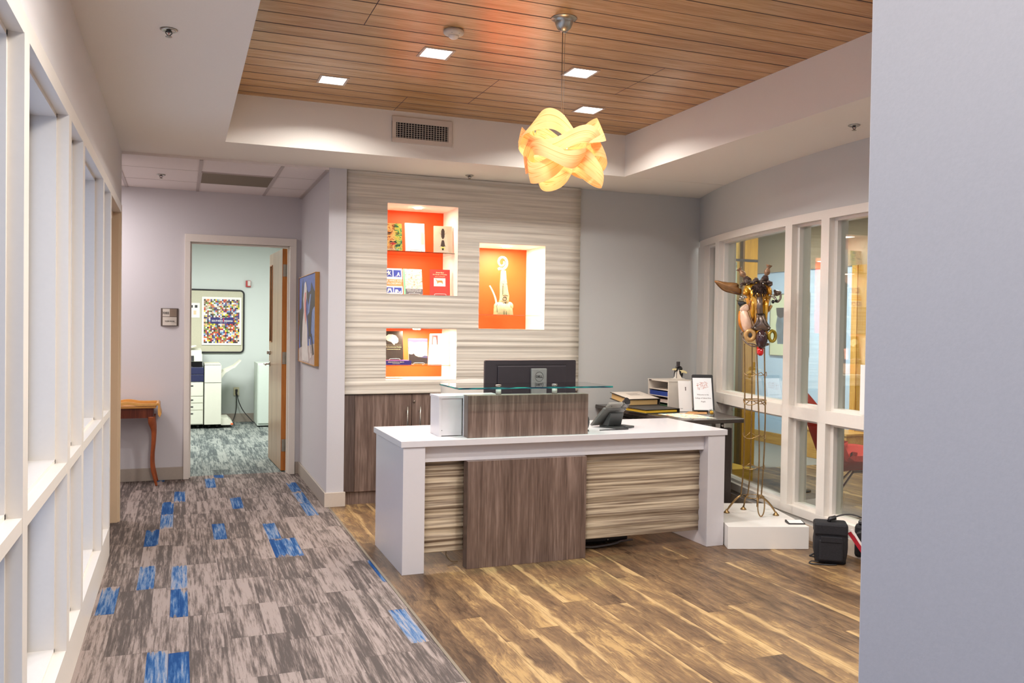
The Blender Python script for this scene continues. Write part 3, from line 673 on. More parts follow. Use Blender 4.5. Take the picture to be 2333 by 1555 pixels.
# ------------------------------------------------------------------ monitor
t = thing('computer_monitor', 'black flat monitor seen from behind on the reception desk', 'monitor', (2.13, 5.12, 0.7535), math.radians(2.0))
m = MB(); m.prism([(-0.325, 0.075), (0.325, 0.075), (0.325, 0.425), (0.319, 0.431), (-0.319, 0.431), (-0.325, 0.425)], -0.012, 0.012, 'xz'); m.build('screen_housing', plain('monitor_plastic', (44, 38, 42), 0.35, var=0.05), t, bevel=0.002)
m = MB(); m.box(-0.24, -0.022, 0.10, 0.25, -0.012, 0.395); m.build('rear_cover', plain('monitor_plastic', (44, 38, 42), 0.35), t, bevel=0.006)
m = MB(); m.box(-0.25, -0.0135, 0.401, 0.26, -0.0121, 0.4035); m.build('cooling_slot', M_BLACK, t)
m = MB(); m.box(-0.315, 0.012, 0.085, 0.315, 0.0135, 0.421); m.build('display', plain('display_glass', (12, 14, 18), 0.1), t)
m = MB(); m.box(-0.012, -0.040, 0.0, 0.098, -0.0222, 0.378); m.build('stand_column', plain('silver_plastic', (150, 152, 148), 0.35, 0.6), t, bevel=0.003)
m = MB(); m.lathe([(0.12, 0), (0.12, 0.008), (0.10, 0.012)], (0.04, 0.0, 0), 32, sc2=(1, 0.8)); m.build('stand_base', plain('silver_plastic', (150, 152, 148), 0.35, 0.6), t)
m = MB(); xf = frame_xf((0.043, -0.0405, 0.325), (1, 0, 0), (0, 0, 1))
m.tube([(0.043 + 0.029 * math.cos(a * PI / 20), -0.0405, 0.325 + 0.031 * math.sin(a * PI / 20)) for a in range(40)], 0.0011, 6, closed=True)
text_mb(m, 'DELL', 0.021, xf, bold=0.0006); m.build('round_logo', M_BLACK, t)

# desk phone
t = thing('desk_phone', 'dark grey office phone seen from behind on the white desktop', 'phone', (2.625, 4.93, 0.7535), math.radians(13))
PG = plain('phone_grey', (104, 103, 99), 0.3, var=0.05); PF = plain('phone_foot', (62, 64, 63), 0.35); PL = plain('phone_light', (138, 135, 128), 0.3, var=0.04)
m = MB(); m.prism([(0.085, 0.004), (-0.046, 0.124), (-0.036, 0.138), (0.098, 0.014)], -0.100, 0.096, 'yz'); m.build('body', PG, t, bevel=0.005)
m = MB(); m.prism([(-0.046, 0.128), (-0.080, 0.158), (-0.070, 0.172), (-0.034, 0.140)], -0.082, 0.034, 'yz'); m.build('display_head', PL, t, bevel=0.004)
m = MB(); m.prism([(-0.046, 0.128), (-0.078, 0.156), (-0.066, 0.168), (-0.034, 0.140)], 0.046, 0.097, 'yz'); m.build('handset_cradle', PG, t, bevel=0.004)
m = MB(); m.tube([(0.071, 0.075, 0.040), (0.071, 0.050, 0.070), (0.071, 0.0, 0.118), (0.071, -0.045, 0.158), (0.071, -0.075, 0.176)], [0.021, 0.024, 0.017, 0.018, 0.024], 14); m.build('handset', M_BLACK, t)
m = MB(); m.prism([(-0.035, -0.115), (0.125, -0.085), (0.135, -0.07), (0.115, 0.06), (-0.05, 0.06)], 0.0, 0.011, 'xy'); m.build('stand_foot', PF, t, bevel=0.003)
m = MB(); m.prism([(0.040, 0.012), (-0.034, 0.100), (-0.046, 0.096), (-0.020, 0.012)], -0.045, 0.070, 'yz'); m.build('rear_cover', PF, t, bevel=0.004)
for x, y, z in ((-0.055, -0.0665, 0.1445), (0.018, -0.0665, 0.1445), (0.085, -0.066, 0.1440), (0.085, -0.038, 0.114)):
    m = MB(); m.lathe([(0.0024, -0.002), (0.0024, 0.0022)], (x, y, z), 8, (0, -0.67, -0.74)); m.build('screw_hole', M_BLACK, t)
m = MB(); m.tube([(0.0, -0.03, 0.016), (0.02, -0.085, 0.018), (0.030, -0.125, 0.006), (0.0, -0.150, 0.004), (-0.10, -0.130, 0.004), (-0.19, -0.11, 0.004)], 0.003, 8); m.build('cord', M_BLACK, t)
t = thing('desk_speaker', 'small black rounded device half hidden behind the taupe riser panel', 'speaker', (2.365, 4.80, 0.7535))
m = MB(); m.ell((0, 0, 0.055), (0.035, 0.035, 0.055)); m.build('case', M_DGREY, t)
m = MB(); m.lathe([(0.03, 0), (0.03, 0.008)], (0, 0, 0), 20); m.build('foot', M_BLACK, t)

# task chair behind the desk
t = thing('task_chair', 'light grey mesh-backed office chair behind the monitor', 'chair', (1.93, 5.66, 0))
MG = plain('mesh_grey', (176, 168, 158), 0.8, var=0.10, scale=900)
m = MB(); m.grid(lambda u, v: (-0.23 + 0.46 * u, -0.03 + 0.05 * (2 * u - 1) ** 2 + 0.10 * (v - 0.4), 0.56 + 0.47 * v - 0.02 * (2 * u - 1) ** 2 * (v > 0.9)), 12, 10, thick=0.012); m.build('backrest', MG, t)
m = MB(); m.grid(lambda u, v: (-0.24 + 0.48 * u, -0.46 + 0.46 * v, 0.47 - 0.03 * (1 - v) ** 3 + 0.01 * (2 * u - 1) ** 2), 10, 10, thick=0.05); m.build('seat', plain('seat_grey', (96, 94, 94), 0.9, var=0.1, scale=400), t)
m = MB(); m.tube([(0, 0.02, 0.42), (0, 0.07, 0.5), (0, 0.04, 0.75)], 0.02, 8, flat=(1.6, 0.6)); m.build('back_support', M_DGREY, t)
m = MB(); m.lathe([(0.028, 0.08), (0.028, 0.28), (0.018, 0.28), (0.018, 0.42)], (0, -0.2, 0), 14); m.build('gas_lift', M_DGREY, t)
for k in range(5):
    a = k * 2 * PI / 5 + 0.3; m = MB(); m.tube([(0, -0.2, 0.10), (0.28 * math.cos(a), -0.2 + 0.28 * math.sin(a), 0.07)], [0.02, 0.014], 8); b = m.build('base_arm', M_DGREY, t)
    m = MB(); m.lathe([(0.026, -0.02), (0.028, 0), (0.026, 0.02)], (0.28 * math.cos(a), -0.2 + 0.28 * math.sin(a), 0.029), 14, (math.sin(a), -math.cos(a), 0)); m.build('caster', M_BLACK, b)
# things under the desk
t = thing('equipment_case', 'black plastic case with cables stored under the desk', 'case', (2.56, 4.93, 0))
m = MB(); m.box(-0.22, -0.06, 0.018, 0.17, 0.22, 0.16); m.build('case_body', M_BLACK, t, bevel=0.012)
m = MB(); m.tube([(-0.24, -0.085, 0.018), (-0.18, -0.10, 0.014), (-0.12, -0.12, 0.012), (-0.02, -0.11, 0.013), (0.06, -0.10, 0.018), (0.10, -0.09, 0.026), (0.19, -0.085, 0.028)], 0.007, 8); m.build('rim', plain('case_rim', (96, 92, 92), 0.5), t)
for x in (-0.16, 0.02): m = MB(); m.ell((x, -0.066, 0.035), (0.006, 0.004, 0.006)); m.build('latch', M_STEEL, t)
t = thing('dangling_cable', 'thin pale cable hanging in the gap left of the taupe desk panel', 'cable', (1.50, 4.80, 0))
m = MB(); m.tube([(0.0, 0.02, 0.10), (-0.025, 0.0, 0.075), (-0.03, -0.01, 0.045), (0.0, -0.02, 0.012), (0.04, -0.01, 0.006)], 0.003, 8); m.build('cord', plain('cord_beige', (150, 128, 96), 0.5), t)

# ================================================================== LOW CABINETS UNDER THE RIBBED WALL
def handle_mb(x, y, z0, z1):
    m = MB(); m.tube([(x, y - 0.032, z0), (x, y - 0.032, z1)], 0.006, 12)
    for z in (z0 + 0.04, z1 - 0.04): m.tube([(x, y, z), (x, y - 0.032, z)], 0.004, 8)
    return m
xs = [(1.184, 1.719), (1.719, 2.205), (2.205, 2.69), (2.69, 3.175)]
labs = ['leftmost taupe base cabinet, beside the end of the painting wall', 'taupe base cabinet behind the white riser box', 'taupe base cabinet behind the middle of the desk', 'rightmost taupe base cabinet below the ribbed wall']
for i, (x0, x1) in enumerate(xs):
    t = thing('base_cabinet', labs[i], 'cabinet', (x0, 6.60, 0), 0, 'taupe cabinets below the ribbed wall'); W_ = x1 - x0
    m = MB(); m.box(0.001, 0.0, 0.0, W_ - 0.001, 0.42, 0.858); m.build('carcass', M_LAM, t)
    if i == 0:
        m = MB(); m.box(0.0, -0.022, 0.103, 0.078, -0.0005, 0.853); m.build('filler_strip', wood_mat('taupe_laminate_shade', (70, 55, 49), (92, 76, 69), (114, 98, 90), 'z', 0.4), t, bevel=0.001)  # laminate copy darkened, the shade on this strip is in its colour
    a = 0.081 if i == 0 else 0.002
    m = MB(); m.box(a, -0.016, 0.10, W_ - 0.002, -0.0005, 0.852); dd = m.build('door', M_LAM, t, bevel=0.001)
    hx = W_ - 0.042 if i % 2 == 0 else 0.062
    handle_mb(hx, -0.016, 0.50, 0.757).build('handle', M_STEEL, dd)
    if i % 2:
        m = MB(); m.lathe([(0.010, 0), (0.010, 0.006), (0.006, 0.009)], (0.018, -0.016, 0.795), 16, (0, -1, 0)); m.build('lock', M_STEEL, dd)

# ================================================================== DARK SIDE TABLE AND WHAT STANDS ON IT
TZ = 0.740
t = thing('side_table', 'dark laminate work table on chrome standoffs in front of the lounge windows', 'table', (3.65, 5.27, 0))
m = MB(); m.prism([(-0.275, 0.02), (-0.255, 0.0), (0.285, 0.0), (0.30, 0.06), (0.34, 0.30), (0.42, 0.60), (0.50, 0.90), (0.56, 1.32), (-0.30, 1.32)], TZ - 0.032, TZ, 'xy'); m.build('table_top', M_DTABLE, t, bevel=0.006)
for x, y in ((0.120, 0.06), (-0.20, 0.10), (-0.22, 1.05), (0.25, 1.1)):
    m = MB(); m.lathe([(0.013, 0.668), (0.013, TZ - 0.033)], (x, y, 0), 18); m.build('standoff', M_CHROME, t)
m = MB(); m.box(-0.24, 0.035, 0.0, 0.19, 0.075, 0.667); m.build('front_panel', M_DPANEL, t, bevel=0.002)
m = MB(); m.box(-0.24, 0.076, 0.0, -0.20, 1.25, 0.667); m.build('side_panel', M_DPANEL, t)
# literature sorter
t = thing('literature_sorter', 'white paper sorter with four shelves on the dark table', 'paper sorter', (3.742, 6.04, TZ + 0.0005))
W_, D_, H_ = 0.262, 0.33, 0.222
m = MB(); m.box(0, 0, 0, W_, 0.012, H_); m.box(0, D_ - 0.012, 0, W_, D_, H_); m.box(0, 0.012, 0, W_, D_ - 0.012, 0.010); m.box(W_ - 0.008, 0.012, 0.01, W_, D_ - 0.012, H_); m.box(-0.002, -0.002, H_, W_ + 0.002, D_ + 0.002, H_ + 0.012)
SW = plain('sorter_white', (222, 210, 196), 0.4, var=0.01)
m.build('case', SW, t, bevel=0.001)
for z in (0.048, 0.096, 0.150):
    m = MB(); m.box(0.004, 0.012, z, W_ - 0.008, D_ - 0.012, z + 0.006); m.build('shelf', SW, t)
m = MB(); m.box(-0.0035, D_ - 0.06, H_ + 0.002, -0.002, D_ - 0.022, H_ + 0.008); m.build('nameplate', M_DGREY, t)
for z, c_, lab, h in ((0.103, (34, 62, 140), 'stack of blue brochures on the second tier of the white sorter', 0.036), (0.0105, (60, 92, 62), 'green folders on the bottom tier of the white sorter', 0.022), (0.055, (196, 176, 164), 'pale leaflets on the middle tier of the white sorter', 0.018)):
    m = MB(); m.box(3.752, 6.056, TZ + z, 3.93, 6.352, TZ + z + h); m.build('brochure_stack', plain('brochure_%d' % c_[2], c_, 0.5, var=0.1), None, lab, 'brochures', 'papers in the sorter')
# figurine with top hat
t = thing('figurine', 'small figurine in a black top hat with cream arms on the white sorter', 'figurine', (3.945, 6.22, TZ + 0.2350), math.radians(-8))
CR = plain('figurine_cream', (232, 214, 160), 0.5, var=0.03); WH = plain('figurine_white', (232, 222, 208), 0.4)
m = MB(); m.lathe([(0.050, 0), (0.050, 0.004), (0.046, 0.006)], (0, 0, 0), 28, sc2=(1.25, 0.7)); m.build('base', WH, t)
m = MB(); m.prism([(-0.008, 0.006), (0.034, 0.006), (0.008, 0.045), (0.002, 0.082), (-0.008, 0.082)], -0.012, 0.010, 'xz'); m.tube([(-0.030, 0, 0.006), (-0.026, 0, 0.018), (-0.024, 0, 0.06)], [0.014, 0.005, 0.004], 10); m.build('pedestal', WH, t, bevel=0.001)
m = MB(); m.ell((0.016, 0.008, 0.088), (0.026, 0.02, 0.024)); m.ell((0.030, 0.008, 0.045), (0.018, 0.014, 0.040)); m.tube([(-0.026, 0, 0.075), (-0.034, 0, 0.05), (-0.036, 0, 0.02)], [0.007, 0.004, 0.002], 8); m.ell((-0.014, 0.0, 0.083), (0.018, 0.014, 0.018)); m.build('coat', M_BLACK, t)
m = MB(); m.lathe([(0.024, 0.106), (0.024, 0.109), (0.0145, 0.110), (0.0155, 0.148), (0.013, 0.149)], (0, 0, 0), 20); m.build('top_hat', plain('hat_black', (44, 34, 34), 0.6), t)
for poly in ([(-0.062, 0.078), (-0.058, 0.090), (-0.022, 0.094), (-0.024, 0.080), (-0.034, 0.072), (-0.036, 0.080), (-0.052, 0.076)], [(0.004, 0.078), (0.036, 0.078), (0.062, 0.070), (0.076, 0.058), (0.072, 0.048), (0.050, 0.054), (0.032, 0.056), (0.022, 0.050), (0.024, 0.062)]):
    m = MB(); m.prism(poly, -0.020, -0.012, 'xz'); m.build('arm', CR, t, bevel=0.002)
# tablet on stand
ang = math.radians(34)       # turned toward the desk side
t = thing('tablet', 'black tablet propped upright showing a welcome page with a word cloud', 'tablet', (3.885, 5.735, TZ + 0.0045), math.radians(-20))
lean = Matrix.Rotation(math.radians(-17), 4, 'X')
lx = Matrix.Translation((0, 0, 0.006)) @ lean
m = MB(); m.prism([(-0.085, 0), (0.085, 0), (0.085, 0.292), (0.078, 0.30), (-0.078, 0.30), (-0.085, 0.292)], 0, 0.010, 'xz', xf=lx); m.build('tablet_case', M_BLACK, t, bevel=0.002)
m = MB(); m.box(-0.080, -0.0012, 0.010, 0.071, -0.0002, 0.272, xf=lx); m.build('screen', emit('screen_glow', (0.90, 0.80, 0.75), 0.06), t)
m = MB()
random.seed(11)
for k in range(70):
    a = random.uniform(-1, 1); b = random.uniform(-1, 1)
    hx, hz = a * 0.045, b * 0.042
    if (abs(a) - 0.45) ** 2 * 2.2 + (b - (0.15 if b > 0 else 0)) ** 2 * (0.7 if b > 0 else 1.0 + 2.2 * abs(a)) > 0.75: continue
    wd = random.uniform(0.006, 0.020)
    if random.random() < 0.75: m.box(hx - wd / 2 - 0.004, -0.0018, 0.200 + hz, hx + wd / 2 - 0.004, -0.0013, 0.2022 + hz, xf=lx)
    else: m.box(hx - 0.005, -0.0018, 0.200 + hz - wd / 2, hx - 0.003, -0.0013, 0.200 + hz + wd / 2, xf=lx)
m.build('word_cloud', plain('word_cloud_red', (206, 140, 124), 0.5, var=0.2, scale=200), t)
m = MB()
for s_, z in (('Welcome to the', 0.134), ('College of Liberal Arts', 0.106), ('Angels', 0.078)):
    text_mb(m, s_, 0.0155, lx @ frame_xf((-0.004, -0.0016, z), (1, 0, 0), (0, 0, 1)), sx=0.9)
text_mb(m, '(name)', 0.008, lx @ frame_xf((-0.004, -0.0016, 0.042), (1, 0, 0), (0, 0, 1))) if False else None
m.build('welcome_text', plain('text_grey', (110, 96, 92), 0.6), t)
m = MB(); m.tube([(0.03, 0.05, 0.15), (0.055, 0.10, 0.06), (0.07, 0.135, 0.004)], 0.011, 8, flat=(1.5, 0.5)); m.tube([(-0.05, 0.012, 0.004), (0.06, 0.012, 0.004), (0.08, 0.135, 0.004)], 0.006, 8); m.tube([(-0.03, 0.05, 0.15), (-0.04, 0.10, 0.06), (-0.05, 0.135, 0.004), (0.07, 0.135, 0.004)], 0.006, 8); m.build('stand', M_BLACK, t)
# brochure holder next to it
t = thing('brochure', 'white leaflet standing upright between the sorter and the tablet', 'leaflet', (3.815, 5.85, TZ + 0.001), math.radians(-20))
m = MB(); m.box(-0.075, 0, 0, 0.03, 0.004, 0.25, xf=lean); m.build('sheet', M_PAPER, t)
m = MB(); m.box(-0.02, -0.001, 0.17, -0.012, -0.0002, 0.20, xf=lean); m.box(-0.065, -0.001, 0.02, -0.045, -0.0002, 0.023, xf=lean); m.build('print', plain('text_grey', (110, 96, 92), 0.6), t)
m = MB(); m.prism([(-0.10, -0.05), (0.08, -0.09), (0.16, 0.03), (0.04, 0.10)], 0, 0.003, 'xy'); m.build('kraft_envelope', plain('kraft', (196, 142, 84), 0.7, var=0.03), None, 'brown kraft envelope lying in front of the tablet', 'envelope', loc=(3.76, 5.72, TZ + 0.0005))
tt = NT('colour_print'); p = tt.pos(); f = tt.noise(tt.vec(p[0], p[1], 0.0), 16, 3, 0.6, 0.6)
M_CP = tt.fin(tt.ramp(f, [(0.36, srgb(96, 178, 184)), (0.43, srgb(236, 228, 218)), (0.50, srgb(240, 232, 222)), (0.55, srgb(238, 190, 80)), (0.60, srgb(236, 226, 210)), (0.66, srgb(226, 120, 90))]), 0.5)
m = MB(); m.add([(3.452, 5.72, 0), (3.478, 5.38, 0), (3.72, 5.33, 0), (3.735, 5.74, 0), (3.452, 5.72, 0.001), (3.478, 5.38, 0.001), (3.72, 5.33, 0.001), (3.735, 5.74, 0.001)], [(0, 3, 2, 1), (4, 5, 6, 7), (0, 1, 5, 4), (1, 2, 6, 5), (2, 3, 7, 6), (3, 0, 4, 7)])
m.build('colour_print', M_CP, None, 'sheet printed in bright colours lying at the front of the dark table', 'paper', loc=(0, 0, TZ + 0.0008))
t = thing('glass_paperweight', 'glass ball paperweight with golden flecks near the tablet', 'paperweight', (3.79, 5.50, TZ + 0.001))
m = MB(); m.ell((0, 0, 0.026), (0.026, 0.026, 0.026)); m.build('ball', glass_mat('ball_glass', (0.92, 0.95, 0.9), 3.0), t)
m = MB(); m.ell((0.004, 0, 0.025), (0.017, 0.017, 0.016), bumpf=lambda d: 0.8 + 0.35 * noise.noise(d * 3)); m.build('golden_core', plain('gold_fleck', (226, 168, 30), 0.3, var=0.3, scale=200), t)
# binders
def binder(name, label, loc, rz, L_, W2, h, cover, pages, slope=0.0):
    t = thing(name, label, 'binder', loc, rz)
    m = MB()
    m.box(0, 0, 0, W2, L_, 0.004); m.prism([(0, h - 0.004 + slope), (W2, h - 0.004), (W2, h), (0, h + slope)], 0, L_, 'xz'); m.box(W2 - 0.004, 0, 0.004, W2, L_, h - 0.004)
    m.build('cover', cover, t)
    m = MB(); m.prism([(0.012, 0.006), (W2 - 0.02, 0.006), (W2 - 0.02, h - 0.012), (0.012, h - 0.010 + slope * 0.6)], 0.010, L_ - 0.01, 'xz'); m.build('pages', pages, t)
    m = MB()
    for k in (0.25, 0.5, 0.75): m.tube([(W2 - 0.03 + 0.012 * math.cos(a * PI / 5), L_ * k, h / 2 + (h / 2 - 0.006) * math.sin(a * PI / 5)) for a in range(10)], 0.0015, 6, closed=True)
    m.build('rings', M_CHROME, t)
    return t
BK = plain('binder_black', (62, 58, 54), 0.55, var=0.05)
YP = plain('yellow_pages', (236, 190, 52), 0.6, var=0.08, scale=300); TP = plain('tan_pages', (222, 184, 124), 0.7, var=0.05, scale=300)
binder('ring_binder', 'black ring binder holding yellow sheets, front of the dark table', (3.352, 5.735, TZ + 0.0008), math.radians(7), 0.28, 0.335, 0.034, BK, YP)
binder('ring_binder', 'white binder lying flat beneath the dark binder beside the sorter', (3.395, 6.06, TZ + 0.0008), math.radians(4), 0.30, 0.29, 0.030, SW, M_PAPER)
tb = binder('ring_binder', 'large binder with a white cover sheet on top of the white binder', (3.385, 6.055, TZ + 0.0318), math.radians(4), 0.30, 0.30, 0.056, BK, TP, 0.0)
tb.rotation_euler.x = math.radians(7)
m = MB(); m.box(0.006, 0.006, 0.0562, 0.292, 0.294, 0.0578); m.build('cover_sheet', SW, tb)
m = MB(); 
for k in range(5): m.box(0.10, 0.14 + 0.018 * k, 0.0579, 0.22 - 0.02 * (k % 2), 0.144 + 0.018 * k, 0.0583)
m.build('cover_text', plain('text_grey', (110, 96, 92), 0.6), tb)
# ================================================================== PENDANT LAMP
t = thing('pendant_lamp', 'glowing pendant lamp of interwoven wood veneer ribbons above the desk', 'pendant light', (1.739, 3.82, 2.265), math.radians(-24.5))
m = MB(); m.lathe([(0.065, 0.647), (0.062, 0.643), (0.046, 0.642), (0.044, 0.625), (0.034, 0.600), (0.018, 0.584), (0.004, 0.580)], (0, 0, 0), 32); m.build('ceiling_canopy', M_STEEL, t)
m = MB(); m.tube([(-0.006, 0, 0.585), (-0.006, 0, 0.30), (-0.004, 0, 0.0)], 0.0022, 6); m.build('power_cord', plain('cord_taupe', (132, 112, 92), 0.5), t)
m = MB(); m.tube([(0.006, 0, 0.582), (0.002, 0, 0.17)], 0.0008, 5); m.lathe([(0.005, 0.575), (0.004, 0.588)], (0.006, 0, 0), 10); m.build('support_wire', M_STEEL, t)
m = MB(); m.tube([(-0.014, 0, 0.172), (0.010, 0, 0.172)], 0.005, 8); m.build('cord_grip', plain('post_white', (212, 204, 196), 0.3), t)
tt = NT('wood_veneer'); tt.N.remove(tt.b); at = tt.n('ShaderNodeAttribute', attribute_name='across'); al = tt.n('ShaderNodeAttribute', attribute_name='along')
f = tt.noise(tt.vec(tt.math('MULTIPLY', at.outputs['Fac'], 10.0), tt.math('MULTIPLY', al.outputs['Fac'], 0.8), 0.0), 1.0, 0, 0.4)
vc = tt.ramp(f, [(0.30, srgb(222, 172, 112)), (0.38, srgb(244, 208, 156)), (0.60, srgb(246, 212, 162)), (0.64, srgb(226, 178, 118)), (0.68, srgb(246, 212, 162))])
df = tt.n('ShaderNodeBsdfDiffuse'); tl = tt.n('ShaderNodeBsdfTranslucent'); tt.link(vc, df.inputs[0])
tcol = tt.mix(1.0, vc, (1.0, 0.82, 0.54, 1), 'MULTIPLY'); tt.link(tcol, tl.inputs[0])
mx = tt.n('ShaderNodeMixShader'); mx.inputs[0].default_value = 0.5; tt.link(df.outputs[0], mx.inputs[1]); tt.link(tl.outputs[0], mx.inputs[2]); tt.link(mx.outputs[0], tt.out.inputs[0])
M_VENEER = tt.m
def ribbon(name, parent, cz, rad, wid, tilt, n_=144, nv=8):
    """closed veneer band: functions of the angle give centre height, radius, width and lean"""
    vs, fs, ac, al_ = [], [], [], []
    for i in range(n_):
        th = 2 * PI * i / n_; r, z, wd, ti = rad(th), cz(th), wid(th), tilt(th)
        for j in range(nv + 1):
            s_ = (j / nv - 0.5) * wd; rr = r + s_ * math.sin(ti) - 0.10 * wd * (1 - (2 * j / nv - 1) ** 2) * -1
            vs.append((rr * math.cos(th), rr * math.sin(th), z + s_ * math.cos(ti))); ac.append(j / nv); al_.append(math.cos(th) + 0.3 * math.sin(2 * th))
    for i in range(n_):
        for j in range(nv): a = i * (nv + 1) + j; b = ((i + 1) % n_) * (nv + 1) + j; fs.append((a, b, b + 1, a + 1))
    me = bpy.data.meshes.new(name); me.from_pydata(vs, [], fs); me.materials.append(M_VENEER)
    for p_ in me.polygons: p_.use_smooth = True
    for nm, dat in (('across', ac), ('along', al_)):
        q = me.attributes.new(nm, 'FLOAT', 'POINT'); q.data.foreach_set('value', dat)
    me.update(); o = bpy.data.objects.new(name, me); COL.objects.link(o); o.parent = parent; return o
S_, C_ = math.sin, math.cos
D2 = math.radians
# the viewer side is th = -90 deg ; left is 180 ; right is 0
ribbon('veneer_ribbon', t, lambda a: 0.080 + 0.036 * C_(3 * (a + D2(110))) + 0.010 * S_(2 * a), lambda a: 0.168 + 0.026 * C_(3 * a + 1.2), lambda a: 0.098, lambda a: -0.45 + 0.55 * S_(3 * a + 0.6))
ribbon('veneer_ribbon', t, lambda a: 0.020 + 0.036 * C_(3 * (a + D2(55))) + 0.010 * S_(2 * a + 1), lambda a: 0.180 + 0.022 * C_(3 * a + 3.0), lambda a: 0.090, lambda a: 0.10 + 0.55 * S_(3 * a + 2.4))
ribbon('veneer_ribbon', t, lambda a: -0.034 + 0.034 * C_(3 * (a + D2(135))) + 0.010 * S_(2 * a + 2), lambda a: 0.184 + 0.022 * C_(3 * a - 0.8), lambda a: 0.088, lambda a: 0.05 + 0.55 * S_(3 * a + 4.2))
ribbon('veneer_ribbon', t, lambda a: -0.090 + 0.038 * C_(3 * (a + D2(66))) - 0.010 * S_(2 * a + 0.5), lambda a: 0.166 + 0.030 * C_(3 * a + 0.4), lambda a: 0.100, lambda a: 0.45 + 0.5 * S_(3 * a + 5.4))
m = MB(); m.ell((0, 0, 0.0), (0.028, 0.028, 0.036)); m.build('bulb', emit('bulb_glow', (1.0, 0.80, 0.52), 5.0), t)
m = MB(); m.lathe([(0.016, 0.03), (0.016, 0.075), (0.006, 0.08)], (0, 0, 0), 16); m.build('socket', M_STEEL, t)
point('pendant_bulb', (1.739, 3.82, 2.262), 1.9, (1.0, 0.76, 0.50), 0.045)

# ================================================================== PLINTH AND GIRAFFE SCULPTURE
PZ = 0.145
m = MB(); m.prism([(3.268, 4.535), (3.768, 4.368), (3.965, 5.06), (3.50, 5.225), (3.3185, 4.70), (3.3165, 4.65)], 0.0, PZ, 'xy')
m.build('display_plinth', plain('plinth_white', (236, 230, 222), 0.35, var=0.015, scale=8), None, 'low white plinth between the desk end and the lounge windows', 'plinth', bevel=0.002)
t = thing('label_plaque', 'small black framed label on the front corner of the white plinth', 'label', (3.745, 4.475, PZ + 0.0005), math.radians(-19))
m = MB(); m.prism([(-0.035, 0), (0.035, 0), (0.035, 0.016), (-0.035, 0.006)], -0.055, 0.055, 'yz'); m.build('holder', M_BLACK, t)
m = MB(); m.add([(-0.047, -0.029, 0.0075), (0.047, -0.029, 0.0075), (0.047, 0.029, 0.0163), (-0.047, 0.029, 0.0163)], [(0, 1, 2, 3)]); m.build('card', M_PAPER, t)
S = thing('giraffe_sculpture', 'giraffe sculpture with a gold and bronze head on a tall wire stand', 'sculpture', (3.655, 4.80, PZ + 0.0005), math.radians(-37.3))
SZ = PZ + 0.0005
def G(x, y, d=0.0): return Vector((-0.366 + x * 0.648 / 1425, d, 1.887 - y * 0.714 / 1555 - SZ))
K = 0.648 / 1425
def F(x, y, d=0.0): return Vector((-0.073 + (x - 252) * 0.8711e-3, d, 1.254 - y * 0.912e-3 - SZ))
M_BRASS = plain('aged_brass', (150, 122, 82), 0.32, 0.85, var=0.15, scale=60)
tt = NT('gold_lacquer'); oo = tt.obj(); f = tt.noise(tt.vec(oo[0], oo[1], tt.math('MULTIPLY', oo[2], 0.4)), 22, 3, 0.6, 0.5)
M_GOLD = tt.fin(tt.ramp(f, [(0.36, srgb(120, 70, 10)), (0.44, srgb(204, 138, 22)), (0.60, srgb(230, 174, 48)), (0.7, srgb(240, 204, 104))]), 0.18, 0.35, coat=0.6)
M_GUN = plain('gunmetal', (122, 106, 96), 0.25, 0.55, var=0.1, scale=30)
M_BRONZE = plain('bronze_brown', (122, 84, 44), 0.4, 0.3, var=0.2, scale=26)
M_FUR = plain('dark_fur', (62, 42, 34), 0.9, var=0.5, scale=120, bump=0.8)
M_TAN = plain('tan_glaze', (182, 140, 84), 0.25, 0.2, var=0.15, scale=30)
M_PINK = plain('pale_shell', (224, 186, 158), 0.3, 0.1, var=0.12, scale=24)
def dome(mb, outline, d0, dc, rings=5, mi=0, power=2.0, back=None):
    """domed shell over a closed outline given in drawing units; d0 edge depth, dc crest depth"""
    n = len(outline); cx = sum(p[0] for p in outline) / n; cy_ = sum(p[1] for p in outline) / n; vs = []; fs = []
    P = []
    for i in range(n):                                   # round the outline a little
        a, b, c_ = outline[i - 1], outline[i], outline[(i + 1) % n]
        P.append((0.75 * b[0] + 0.25 * a[0], 0.75 * b[1] + 0.25 * a[1])); P.append((0.75 * b[0] + 0.25 * c_[0], 0.75 * b[1] + 0.25 * c_[1]))
    n = len(P)
    dd0 = d0 if callable(d0) else (lambda x, y: d0)
    for r in range(rings):
        s_ = 1 - r / rings; h = (1 - s_ ** power)
        for p in P:
            x, y = cx + (p[0] - cx) * s_, cy_ + (p[1] - cy_) * s_; vs.append(G(x, y, dd0(x, y) + (dc) * h))
    vs.append(G(cx, cy_, dd0(cx, cy_) + dc)); top = len(vs) - 1
    for r in range(rings - 1):
        for i in range(n): a = r * n + i; b = r * n + (i + 1) % n; fs.append((a, b, b + n, a + n))
    for i in range(n): fs.append(((rings - 1) * n + i, (rings - 1) * n + (i + 1) % n, top))
    vs.append(G(cx, cy_, dd0(cx, cy_) + (back if back is not None else 0.01))); bk = len(vs) - 1
    for i in range(n): fs.append((i, (i + 1) % n, bk))
    return mb.add(vs, fs, mi, True)
def loft(mb, secs, seg=20, mi=0):
    vs = []; fs = []
    for (c, rx, ry) in secs:
        for k in range(seg): a = 2 * PI * k / seg; vs.append(c + Vector((rx * math.cos(a), ry * math.sin(a), 0)))
    for i in range(len(secs) - 1):
        for k in range(seg): a = i * seg + k; b = i * seg + (k + 1) % seg; fs.append((a, b, b + seg, a + seg))
    mb.add(vs, fs, mi, True); n = len(secs) * seg
    mb.add(vs[:seg], [tuple(range(seg))], mi, True); mb.add(vs[-seg:], [tuple(range(seg))], mi, True)
